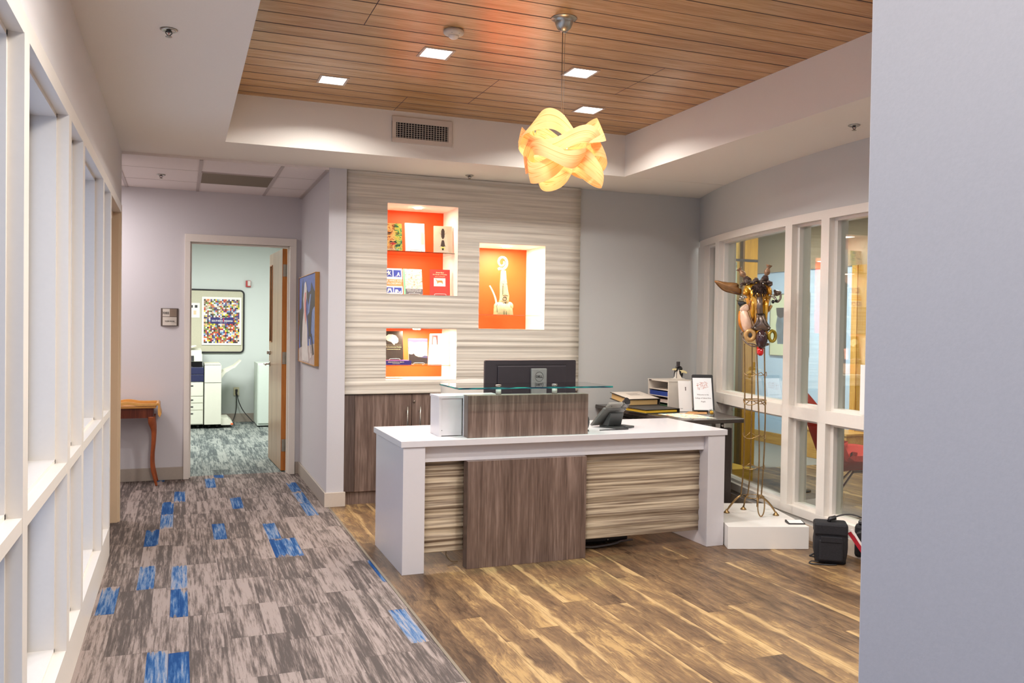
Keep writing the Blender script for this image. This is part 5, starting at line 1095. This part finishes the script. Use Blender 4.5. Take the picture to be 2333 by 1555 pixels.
pshape('black_forms', plain('paint_umber', (62, 46, 40), 0.6, var=0.15), [[(0, 0.40), (0.16, 0.36), (0.20, 0.12), (0.25, 0.02), (0.28, 0.30), (0.30, 0.55), (0.22, 0.82), (0.10, 0.84), (0.04, 0.6), (0, 0.5)],
   [(0.45, 0.14), (0.60, 0.20), (0.72, 0.18), (0.76, 0.09), (0.86, 0.16), (1, 0.22), (1, 0.36), (0.90, 0.38), (0.80, 0.42), (0.76, 0.62), (0.74, 0.70), (0.62, 0.68), (0.56, 0.50), (0.52, 0.45), (0.58, 0.34), (0.50, 0.25)], [(0.60, 0.68), (0.66, 0.68), (0.80, 0.88), (0.70, 0.86)], [(0.74, 0.66), (0.80, 0.66), (0.94, 0.88), (0.86, 0.90)]], -0.0310)
pshape('pale_blue_form', plain('paint_pale_blue', (124, 140, 186), 0.6, var=0.15), [[(0.84, 0.40), (0.92, 0.37), (1, 0.36), (1, 0.76), (0.92, 0.76), (0.78, 0.62), (0.80, 0.50)], [(0.70, 0.22), (0.76, 0.22), (0.66, 0.42), (0.54, 0.46), (0.60, 0.34)]], -0.0316)
pshape('white_figure', plain('paint_bone', (216, 206, 200), 0.6, var=0.1, scale=14), [[(0.36, 0.08), (0.44, 0.06), (0.50, 0.14), (0.50, 0.26), (0.44, 0.34), (0.50, 0.48), (0.56, 0.62), (0.58, 0.80), (0.66, 0.98), (0.24, 0.98), (0.22, 0.78), (0.26, 0.52), (0.32, 0.40), (0.28, 0.26)], [(0.66, 0.72), (0.70, 0.72), (0.80, 0.92), (0.74, 0.94)]], -0.0322)
pshape('pink_stroke', plain('paint_rose', (212, 132, 128), 0.6, var=0.2, scale=20), [[(0.38, 0.20), (0.46, 0.18), (0.47, 0.36), (0.48, 0.50), (0.44, 0.56), (0.38, 0.44), (0.36, 0.32)]], -0.0328)
# console table
t = thing('console_table', 'reddish wood console table with curved legs against the hallway end wall', 'console table', (-0.56, 7.95, 0))
m = MB(); m.box(-0.37, -0.165, 0.668, 0.37, 0.145, 0.690); m.build('table_top', M_HONEY, t, bevel=0.006)
m = MB(); 
wave = [(-0.37, 0.712), (0.02, 0.712)] + [(0.02 + 0.03 * i, 0.712 + 0.016 * math.sin(PI * i / 8) ** 2) for i in range(1, 8)] + [(0.27, 0.712), (0.385, 0.712)]
low = [(0.37, 0.6905), (0.245, 0.6905)] + [(0.235 - 0.028 * i, 0.6905 + 0.012 * math.sin(PI * i / 6) ** 2) for i in range(1, 6)] + [(0.055, 0.6905), (-0.37, 0.6905)]
m.prism(wave + low, -0.175, -0.160, 'xz'); m.prism(wave + low, 0.10, 0.115, 'xz'); m.build('raised_rail', plain('honey_gold', (214, 158, 84), 0.35, var=0.06), t, bevel=0.002)
m = MB(); m.prism([(0.372, 0.712), (0.388, 0.716), (0.400, 0.704), (0.402, 0.660), (0.414, 0.622), (0.402, 0.590), (0.386, 0.612), (0.384, 0.660), (0.388, 0.690), (0.372, 0.694)], -0.172, 0.112, 'xz', smooth=True); m.build('end_flap', plain('honey_gold', (214, 158, 84), 0.35), t, bevel=0.002)
m = MB(); m.box(-0.35, -0.140, 0.585, 0.35, 0.125, 0.667); m.build('apron', M_WALNUT, t)
for sx, sy in ((1, -1), (1, 1), (-1, -1), (-1, 1)):
    m = MB(); pts = [(0.335, 0.595), (0.338, 0.545), (0.352, 0.47), (0.350, 0.36), (0.342, 0.25), (0.345, 0.15), (0.362, 0.07), (0.378, 0.006)]
    m.tube([(sx * x, sy * (0.105 + 0.10 * (x - 0.335)) - 0.02 * (sy < 0), z) for x, z in pts], [0.032, 0.030, 0.019, 0.017, 0.016, 0.015, 0.013, 0.010], 10); m.build('leg', plain('leg_chestnut', (150, 74, 34), 0.3, var=0.25, scale=12), t)
# room sign
t = thing('room_sign', 'small metal room sign reading 3002 WORK ROOM left of the door', 'sign', (-0.091, 8.118, 1.443))
m = MB(); n_ = 10; fr_ = [(-0.072 + 0.144 * i / n_, -0.004 - 0.014 * math.sin(PI * i / n_)) for i in range(n_ + 1)]
m.prism(fr_ + [(0.072, 0.0), (-0.072, 0.0)], -0.078, 0.078, 'xy'); m.build('curved_plate', plain('sign_dark', (92, 80, 72), 0.4, 0.4), t)
m = MB()
for i in range(n_): 
    a, b = fr_[i], fr_[i + 1]
    if i in (0, n_ - 1): continue
    m.prism([(a[0], a[1] - 0.001), (b[0], b[1] - 0.001), (b[0], b[1]), (a[0], a[1])], 0.006, 0.073, 'xy', 1 if a[0] > -0.006 else 0); m.prism([(a[0], a[1] - 0.001), (b[0], b[1] - 0.001), (b[0], b[1]), (a[0], a[1])], -0.073, 0.001, 'xy', 0)
m.build('sign_insert', [plain('sign_silver', (206, 198, 186), 0.35, 0.1, var=0.03), plain('sign_bronze', (150, 132, 116), 0.3, 0.5)], t)
m = MB(); text_mb(m, '3002', 0.028, frame_xf((-0.033, -0.0205, 0.036), (1, -0.0, 0), (0, 0, 1)), bold=0.0003); text_mb(m, 'WORK ROOM', 0.0125, frame_xf((0.0, -0.0205, -0.036), (1, 0, 0), (0, 0, 1)), bold=0.0003); m.build('lettering', INK, t)

# ================================================================== WORK ROOM
YW = 12.605
t = thing('bulletin_board', 'black-framed rounded bulletin board on the work room wall', 'bulletin board', (0.20, YW, 1.42))
m = MB(); m.box(-0.72, -0.012, -0.425, 0.62, -0.001, 0.425); m.build('board_fabric', plain('board_linen', (196, 192, 170), 0.9, var=0.06, scale=200), t)
m = MB(); W2, H2, r_ = 0.63, 0.434, 0.05; cor = []
for cx_, cz_, a0 in ((W2 - r_, H2 - r_, 0), (-0.73 + r_, H2 - r_, 90), (-0.73 + r_, -H2 + r_, 180), (W2 - r_, -H2 + r_, 270)):
    cor += [(cx_ + r_ * math.cos(math.radians(a0 + 15 * i)), -0.010, cz_ + r_ * math.sin(math.radians(a0 + 15 * i))) for i in range(7)]
m.tube(cor, 0.012, 8, closed=True); m.build('frame', M_BLACK, t)
t = thing('photo_collage_poster', 'poster of many tiny photos with a navy SOUTHERN INDIANA banner', 'poster', (0.536, YW - 0.013, 1.420))
m = MB(); m.box(-0.262, -0.014, -0.332, 0.262, 0, 0.338); m.build('poster_board', plain('poster_white', (236, 236, 226), 0.5, var=0.005), t)
random.seed(21); cols = [(236, 232, 220), (200, 190, 170), (90, 60, 50), (40, 38, 44), (120, 150, 190), (224, 200, 60), (200, 90, 50), (110, 140, 60), (226, 170, 130), (170, 40, 40), (70, 60, 120), (230, 226, 224), (150, 120, 100)]
cm = [plain('photo_tint_%d' % i, c_, 0.5, var=0.45, scale=90) for i, c_ in enumerate(cols)]
m = MB(); nx, nz = 22, 27
for i in range(nx):
    for j in range(nz):
        m.box(-0.236 + 0.472 * i / nx, -0.0146, -0.305 + 0.612 * j / nz, -0.236 + 0.472 * (i + 1) / nx, -0.0140, -0.305 + 0.612 * (j + 1) / nz, random.randrange(len(cols)))
m.build('photo_grid', cm, t)
m = MB(); m.box(-0.150, -0.0156, -0.035, 0.158, -0.0147, 0.052); m.build('banner', plain('banner_navy', (44, 40, 104), 0.4), t)
m = MB(); xf = lambda x, z: frame_xf((x, -0.0160, z), (1, 0, 0), (0, 0, 1))
text_mb(m, 'SOUTHERN', 0.034, xf(-0.060, 0.004), bold=0.0006, sx=0.82); text_mb(m, 'INDIANA', 0.034, xf(0.088, 0.004), bold=0.0006, sx=0.82); text_mb(m, '1965 - 2015', 0.014, xf(0.02, -0.022), spacing=1.3); text_mb(m, '50', 0.030, xf(-0.01, 0.038), bold=0.0006); m.build('banner_text', M_PAPER, t)
m = MB(); m.prism([(0.020, -0.012), (0.026, -0.012), (0.030, 0.030), (0.036, 0.048), (0.018, 0.040)], -0.0166, -0.0160, 'xz'); m.build('torch', plain('torch_red', (206, 40, 60), 0.4), t)
t = thing('notice_sheet', 'white notice with small pictures pinned left of the collage poster', 'paper', (0.176, YW - 0.014, 1.568))
m = MB(); m.box(-0.075, -0.002, -0.102, 0.070, 0, 0.102); m.build('sheet', M_PAPER, t)
m = MB(); m.box(-0.05, -0.003, 0.035, -0.02, -0.0021, 0.07); m.box(0.005, -0.003, 0.035, 0.04, -0.0021, 0.072); m.box(-0.01, -0.003, -0.06, 0.025, -0.0021, -0.005, 1); m.build('pictures', [M_DGREY, plain('face_pale', (236, 196, 160), 0.5)], t)
t = thing('fire_alarm_strobe', 'red and clear fire alarm strobe high on the work room wall', 'fire alarm', (0.888, YW, 1.955))
m = MB(); m.box(-0.034, -0.03, -0.045, 0.034, 0, 0.045); m.build('housing', plain('alarm_red', (176, 40, 36), 0.4), t, bevel=0.004)
m = MB(); m.box(-0.010, -0.045, -0.03, 0.030, -0.0301, 0.04); m.build('strobe_lens', plain('strobe_lens', (214, 206, 200), 0.1), t, bevel=0.004)
t = thing('power_outlet', 'beige wall outlet with two plugged cords in the work room', 'outlet', (0.741, YW, 0.434))
m = MB(); m.box(-0.038, -0.006, -0.058, 0.038, 0, 0.058); m.build('cover_plate', plain('outlet_beige', (206, 200, 168), 0.4), t, bevel=0.002)
m = MB(); m.box(-0.014, -0.035, -0.005, 0.016, -0.0061, 0.03); m.box(-0.012, -0.03, -0.038, 0.012, -0.0061, -0.012); m.build('plug', M_BLACK, t, bevel=0.003)
m = MB(); m.tube([(-0.004, -0.03, 0.0), (0.0, -0.04, -0.12), (-0.004, -0.05, -0.25), (-0.03, -0.07, -0.36), (-0.06, -0.1, -0.42)], 0.006, 8); m.build('power_cord', M_BLACK, t)
m = MB(); m.tube([(0.004, -0.03, -0.02), (0.03, -0.05, -0.14), (0.09, -0.08, -0.27), (0.18, -0.12, -0.38), (0.219, -0.145, -0.424)], 0.006, 8); m.build('power_cord', M_BLACK, t)
# copier
t = thing('photocopier', 'large off-white and navy office photocopier with a finisher tower', 'photocopier', (0.0, 11.9, 0))
OW = plain('copier_white', (222, 222, 206), 0.45, var=0.01); NV = plain('copier_navy', (40, 44, 78), 0.4, var=0.03)
m = MB(); m.box(-0.55, 0, 0.055, 0.285, 0.62, 0.62); m.build('body', OW, t, bevel=0.004)
for z0, z1 in ((0.065, 0.245), (0.252, 0.335), (0.345, 0.425), (0.435, 0.61)):
    m = MB(); m.box(-0.53, -0.012, z0, 0.280, -0.0005, z1); d_ = m.build('drawer', OW, t, bevel=0.003)
    m = MB(); m.box(-0.1, -0.016, z1 - 0.05, 0.16, -0.0122, z1 - 0.035); m.build('drawer_grip', M_DGREY, d_)
for z0, z1 in ((0.622, 0.715), (0.720, 0.810)):
    m = MB(); m.box(-0.55, -0.010, z0, 0.288, 0.62, z1); m.build('navy_section', NV, t, bevel=0.004)
m = MB(); m.box(-0.55, 0.05, 0.812, 0.27, 0.62, 0.885); m.build('output_bay', M_BLACK, t)
m = MB(); m.box(-0.2, 0.0, 0.812, 0.15, 0.3, 0.822); m.build('output_tray', M_DGREY, t)
m = MB(); m.box(-0.55, -0.02, 0.886, 0.268, 0.62, 0.985); m.build('scanner', OW, t, bevel=0.006)
m = MB(); m.box(0.02, -0.035, 0.895, 0.165, -0.0205, 0.965); m.build('control_panel', M_DGREY, t, bevel=0.003)
m = MB(); m.prism([(0.0, 0.986), (0.62, 0.986), (0.62, 1.05), (0.1, 1.03)], -0.55, 0.262, 'yz'); m.build('scanner_lid', OW, t, bevel=0.004)
m = MB(); m.prism([(-0.55, 1.045), (0.05, 1.045), (0.20, 1.085), (0.19, 1.095), (0.04, 1.07), (-0.55, 1.07)], 0.12, 0.5, 'xz'); m.build('document_tray', OW, t)
m = MB(); m.box(0.297, -0.03, 0.055, 0.508, 0.58, 0.838); m.box(0.295, -0.034, 0.842, 0.50, 0.58, 0.856); m.build('finisher_tower', OW, t, bevel=0.004)
m = MB(); m.box(0.300, -0.033, 0.606, 0.506, -0.0301, 0.610); m.build('panel_seam', M_DGREY, t)
m = MB(); m.prism([(0.512, 0.655), (0.56, 0.73), (0.66, 0.795), (0.68, 0.80), (0.765, 0.895), (0.76, 0.90), (0.665, 0.82), (0.54, 0.765), (0.512, 0.73)], 0.05, 0.42, 'xz'); m.build('output_wing_tray', OW, t)
m = MB(); m.box(0.509, 0.02, 0.04, 0.60, 0.5, 0.13); m.prism([(0.60, 0.04), (0.655, 0.04), (0.655, 0.075), (0.60, 0.13)], 0.02, 0.5, 'xz'); m.build('base_foot', OW, t)
m = MB(); m.box(0.63, 0.015, 0.04, 0.662, 0.03, 0.062); m.build('orange_tab', plain('tab_orange', (226, 110, 60), 0.4), t)
for x in (-0.45, 0.22, 0.36, 0.46, 0.60):
    m = MB(); m.lathe([(0.026, -0.015), (0.026, 0.015)], (x, 0.06, 0.027), 14, (1, 0, 0)); m.build('caster', M_BLACK, t)
t = thing('storage_cabinet', 'pale storage cabinet mostly hidden behind the open work room door', 'cabinet', (1.30, 11.9, 0))
m = MB(); m.box(-0.33, 0, 0.02, 0.4, 0.6, 0.86); m.build('carcass', plain('cabinet_pale', (206, 216, 206), 0.5, var=0.01), t, bevel=0.003)
m = MB(); m.box(-0.32, -0.014, 0.05, 0.03, -0.0005, 0.84); m.build('door', plain('cabinet_pale', (206, 216, 206), 0.5), t, bevel=0.003)
m = MB(); m.tube([(0.0, -0.02, 0.5), (0.0, -0.03, 0.52), (0.0, -0.03, 0.62), (0.0, -0.02, 0.64)], 0.005, 6); m.build('handle', M_STEEL, t)

# ================================================================== LOUNGE BEHIND THE GLASS
M_BLIND = plain('blind_sage', (206, 202, 176), 0.8, var=0.04)
def blind(ya, yb, label, r=7.34):
    c0 = arc_pt((ya + yb) / 2, r); t = thing('window_blind', label, 'curtain', (c0[0], c0[1], 0.0), 0, 'sage blinds stacked at the lounge windows')
    A = arc_pts(ya, yb, r, 1); a, b = Vector((*A[0], 0)), Vector((*A[1], 0)); n_ = 36; d_ = (b - a).normalized(); nn = Vector((-d_.y, d_.x, 0)); pts = []
    for i in range(n_ + 1): p_ = a + (b - a) * i / n_ + nn * (0.012 * math.sin(i * 1.7)); pts.append((p_.x - c0[0], p_.y - c0[1]))
    for i in range(n_, -1, -1): p_ = a + (b - a) * i / n_ + nn * (0.012 * math.sin(i * 1.7) + 0.004); pts.append((p_.x - c0[0], p_.y - c0[1]))
    m = MB(); m.prism(pts, 0.04, 2.28, 'xy', smooth=True); m.build('folded_slats', M_BLIND, t)
    m = MB(); m.box(-0.03, -(yb - ya) / 2, 2.28, 0.05, (yb - ya) / 2, 2.32); m.build('head_rail', OW, t)
blind(6.095, 6.355, 'sage green blind stacked at the far side of the widest lounge window'); blind(4.885, 5.02, 'sage green blind stacked in the narrow lounge window beside the red chair')
blind(4.455, 4.585, 'sage green blind stacked in the nearest lounge window'); blind(6.61, 6.90, 'sage green blind filling the farthest narrow lounge window')
t = thing('oak_column', 'yellow oak clad column inside the lounge', 'column', (5.45, 7.32, 0))
m = MB(); m.box(-0.075, -0.06, 0, 0.085, 0.09, 2.63); m.build('cladding', wood_mat('yellow_oak', (176, 126, 30), (200, 148, 40), (214, 164, 56), 'z', 0.4), t, bevel=0.002)
m = MB(); m.box(-0.092, -0.055, 0, -0.0755, 0.0, 2.63); m.build('corner_trim', plain('trim_brown', (120, 84, 28), 0.5), t)
m = MB(); m.box(-0.30, -0.065, 2.10, 0.086, -0.0605, 2.125); m.build('cross_bar', M_DGREY, t)
m = MB(); m.box(4.42, 7.36, 0, 5.355, 7.44, 2.10); m.box(4.42, 7.36, 2.35, 5.355, 7.44, 2.63); struct(m, 'wall_right', plain('mint_wall', (206, 226, 206), 0.7, var=0.01), 'pale green partition beside the oak column in the lounge')
m = MB(); m.box(4.42, 7.39, 2.10, 5.355, 7.40, 2.35); struct(m, 'window_17', plain('transom_blue', (60, 110, 150), 0.15), 'blue tinted transom above the lounge partition')
m = MB(); m.box(4.70, 6.50, 0.001, 4.945, 6.86, 0.125); m.build('oak_step', wood_mat('yellow_oak_x', (196, 150, 50), (222, 178, 70), (236, 196, 96), 'x', 0.4, coarse=24), None, 'low yellow oak box on the lounge floor by the column', 'box', bevel=0.003)
t = thing('framed_print', 'framed print with a dark blue-grey shape on the pale lounge wall', 'picture', (6.858, 8.36, 1.47))
m = MB(); m.box(-0.018, -0.34, -0.37, -0.001, 0.34, 0.37); m.build('mat_board', plain('mat_ivory', (214, 214, 176), 0.6, var=0.01), t)
m = MB(); m.prism([(0.235, 0.21), (0.10, 0.21), (-0.05, 0.215), (-0.22, 0.20), (-0.23, -0.22), (0.20, -0.235), (0.22, -0.1), (0.235, 0.0), (0.21, 0.10)], -0.0185, -0.0181, 'yz'); m.build('picture', plain('print_slate', (98, 112, 122), 0.6, var=0.5, scale=16), t)
m = MB(); m.prism([(0.235, 0.21), (0.05, 0.21), (0.08, 0.10), (0.16, 0.08), (0.22, 0.12)], -0.0190, -0.0186, 'yz'); m.build('dark_patch', plain('print_dark', (44, 42, 40), 0.6), t)
m = MB()
for a, b, c_, d_ in ((-0.35, -0.38, 0.35, -0.37), (-0.35, 0.37, 0.35, 0.38), (-0.35, -0.37, -0.34, 0.37), (0.34, -0.37, 0.35, 0.37)): m.box(-0.024, a, b, -0.001, c_, d_)
m.build('frame', plain('frame_grey', (120, 116, 96), 0.4), t)
t = thing('leaning_sculpture', 'slender leaning strip sculpture with a metallic twist by the lounge windows', 'sculpture', (5.02, 6.05, 0))
m = MB(); m.tube([(-0.04, 0.02, 1.30), (0.0, 0.0, 0.95), (0.05, -0.05, 0.02)], 0.008, 6); m.build('pole', plain('pole_brown', (92, 60, 40), 0.5), t)
m = MB(); m.grid(lambda u, v: (-0.01 + 0.06 * u + 0.018 * math.cos(26 * u) * (v - 0.5), 0.02 - 0.05 * u + 0.018 * math.sin(26 * u) * (v - 0.5), 1.28 - 1.24 * u), 60, 2, thick=0.001); m.build('twisted_strip', plain('strip_silver', (186, 184, 176), 0.25, 0.8), t)
m = MB(); m.lathe([(0.09, 0.0), (0.09, 0.012), (0.02, 0.018)], (0.05, -0.05, 0), 20); m.build('base', M_DGREY, t)
t = thing('lounge_chair', 'high-backed red wool lounge chair with thin metal legs behind the glass', 'armchair', (4.78, 5.09, 0), math.radians(-37))
def shell(u, v):     # v: 0 seat front .. 1 top of the back ; u across ; sitting direction +x
    s_ = v
    if s_ < 0.42: q = s_ / 0.42; x = 0.36 - 0.52 * q; z = 0.43 - 0.07 * q + 0.02 * math.sin(PI * q)
    else: q = (s_ - 0.42) / 0.58; x = -0.16 - 0.26 * q; z = 0.36 + 0.73 * q ** 1.05
    wd = 0.30 * (0.8 + 0.35 * math.sin(PI * min(1, s_ * 1.15)) - 0.30 * max(0, s_ - 0.62) * 1.3)
    c_ = (2 * u - 1); wd *= math.sqrt(max(0.05, 1 - (max(0, s_ - 0.86) / 0.145) ** 2)) * math.sqrt(max(0.2, 1 - (max(0, 0.08 - s_) / 0.085) ** 2)); fold = 0.16 * c_ * c_ * math.sin(PI * min(1, max(0, (s_ - 0.08) / 0.85)))
    return (x + fold * 0.9, c_ * wd, z + fold * (0.9 if s_ < 0.45 else 0.25))
m = MB(); m.grid(shell, 32, 56, thick=0.045); m.build('shell', M_RED, t)
m = MB(); m.grid(lambda u, v: (0.33 - 0.40 * v, (2 * u - 1) * 0.20, 0.475 - 0.04 * v - 0.02 * (2 * u - 1) ** 2), 10, 8, thick=0.05); m.build('seat_cushion', M_RED, t)
for sx, sy in ((1, 1), (1, -1), (-1, 1), (-1, -1)):
    m = MB(); m.tube([(0.05 + 0.04 * sx, 0.05 * sy, 0.34), (0.04 + 0.27 * sx, 0.24 * sy, 0.008)], 0.008, 8); m.build('leg', M_CHROME, t)
m = MB(); m.tube([(0.09, 0.05, 0.338), (0.09, -0.05, 0.338), (0.01, -0.05, 0.338), (0.01, 0.05, 0.338)], 0.008, 8, closed=True); m.build('leg_frame', M_CHROME, t)
t = thing('side_table', 'small white round table partly hidden beside the red lounge chair', 'table', (4.50, 4.38, -0.06))
m = MB(); m.lathe([(0.13, 0.40), (0.135, 0.41), (0.13, 0.42)], (0, 0, 0), 32); m.build('table_top', M_WLAM, t)
for k in range(3): a = k * 2 * PI / 3; m = MB(); m.tube([(0.06 * math.cos(a), 0.06 * math.sin(a), 0.40), (0.12 * math.cos(a), 0.12 * math.sin(a), 0.066)], 0.006, 8); m.build('leg', M_CHROME, t)
t = thing('oak_bench', 'oak bench box against the far lounge wall', 'bench', (6.66, 7.55, 0))
m = MB(); m.box(-0.16, -0.55, 0.0, 0.16, 0.30, 0.30); m.build('bench_box', M_OAKX, t, bevel=0.004)
m = MB(); m.box(-0.17, -0.56, 0.301, 0.165, 0.31, 0.325); m.build('bench_top', M_OAKX, t, bevel=0.003)
d = bpy.data.objects.new('door_3', None); COL.objects.link(d); tag(d, 'oak panelled door in the far lounge wall', None, None, 'structure')
m = MB(); m.box(6.80, 6.10, 0.0, 6.829, 7.20, 2.119); m.build('door_leaf', wood_mat('yellow_oak_dark', (150, 104, 20), (170, 122, 28), (188, 140, 44), 'z', 0.4), d)
m = MB(); m.box(6.790, 7.2005, 0.0, 6.829, 7.28, 2.119); m.box(6.79, 6.02, 0, 6.829, 6.0995, 2.119); m.build('door_frame', M_OAK, d)
# paper taped to the glass
c0 = arc_pt(4.02, 7.502); a0 = math.asin((4.02 - CYR) / RR)
m = MB(); m.box(-0.002, -0.09, 0.0, 0.0, 0.078, 0.305); m.build('taped_notice', M_PAPER, None, 'white sheet taped on the nearest lounge window, cut off by the near wall', 'paper', loc=(c0[0] - 0.012, c0[1], 0.892), rotz=-a0)

# ================================================================== BAG ON THE FLOOR
FAB = plain('black_nylon', (26, 24, 28), 0.75, var=0.3, scale=120, bump=0.4)
t = thing('camera_bag', 'black camera bag standing on the vinyl floor at the right', 'bag', (3.690, 4.09, 0), math.radians(-36))
def sm(d): return 1.0
m = MB()
def bagf(u, v):
    a = 2 * PI * u; p_ = 0.38; c_, s_ = math.cos(a), math.sin(a); cx_ = abs(c_) ** p_ * (1 if c_ > 0 else -1); sy_ = abs(s_) ** p_ * (1 if s_ > 0 else -1)
    w_ = 0.088 + 0.010 * math.sin(PI * v) + 0.004 * noise.noise(Vector((cx_ * 2, sy_ * 2, v * 5))); return (cx_ * w_, sy_ * (0.060 + 0.006 * math.sin(PI * v)), 0.004 + 0.232 * v)
m.grid(bagf, 40, 14); vs_b = [bagf(i / 40, 0) for i in range(40)]; vs_t = [bagf(i / 40, 1) for i in range(40)]
m.add(vs_b, [tuple(range(39, -1, -1))]); m.add(vs_t, [tuple(range(40))]); m.build('bag_body', FAB, t)
m = MB(); m.box(-0.096, -0.070, 0.170, 0.094, 0.066, 0.246); m.build('top_flap', FAB, t, bevel=0.014)
m = MB(); m.box(-0.070, -0.086, 0.022, 0.066, -0.060, 0.150); m.build('front_pocket', FAB, t, bevel=0.010)
m = MB(); m.box(-0.062, -0.090, 0.136, 0.058, -0.084, 0.170); m.build('pocket_flap', FAB, t, bevel=0.003)
m = MB(); m.tube([(-0.01, 0.0, 0.244), (-0.005, 0, 0.262), (0.03, 0, 0.272)], 0.016, 10, flat=(1.4, 0.8)); m.tube([(0.0, 0, 0.258), (0.05, 0, 0.285), (0.12, 0.0, 0.296), (0.19, 0.0, 0.272), (0.25, 0.0, 0.21), (0.28, 0, 0.13)], 0.009, 8, flat=(1.4, 0.45)); m.build('shoulder_strap', M_BLACK, t)
m = MB(); m.tube([(-0.07, -0.07, 0.012), (-0.11, -0.075, 0.014), (-0.125, -0.085, 0.006), (-0.10, -0.10, 0.005), (-0.02, -0.095, 0.005), (0.03, -0.08, 0.005)], 0.006, 8, flat=(0.8, 0.6)); m.tube([(-0.088, -0.02, 0.05), (-0.112, -0.03, 0.040), (-0.118, -0.03, 0.034), (-0.09, -0.03, 0.03)], 0.005, 6); m.build('loose_strap', M_BLACK, t)
t = thing('camera', 'black camera resting against the bag at the wall edge', 'camera', (3.935, 4.075, 0), math.radians(-50))
m = MB(); m.box(-0.05, -0.035, 0.010, 0.06, 0.035, 0.215); m.build('case_body', FAB, t, bevel=0.02)
m = MB(); m.lathe([(0.036, 0), (0.038, 0.03), (0.034, 0.06), (0.03, 0.062)], (-0.0, -0.036, 0.15), 22, (0, -1, 0)); m.build('lens', M_BLACK, t)
m = MB(); m.box(-0.03, -0.03, 0.2155, 0.05, 0.03, 0.238); m.build('top_housing', M_DGREY, t, bevel=0.006)
BAG = [o for o in COL.objects if o.name == 'camera_bag'][0]
t = bpy.data.objects.new('side_strap', None); COL.objects.link(t); t.parent = BAG; t['label'] = 'red and white strap on the right side'; t.location = (0.140, 0.016, 0)
m = MB(); m.prism([(-0.046, 0.186), (-0.026, 0.196), (0.060, 0.074), (0.040, 0.062)], -0.024, -0.016, 'xz'); m.build('red_strap', plain('strap_red', (176, 24, 44), 0.5), t)
m = MB(); m.prism([(-0.026, 0.204), (-0.012, 0.208), (0.062, 0.086), (0.052, 0.080)], -0.015, -0.010, 'xz'); m.build('white_strap', M_PAPER, t)
m = MB(); m.prism([(-0.058, 0.206), (-0.042, 0.214), (-0.025, 0.194), (-0.046, 0.184)], -0.026, -0.014, 'xz'); m.build('white_end', M_PAPER, t)
bpy.context.view_layer.update()
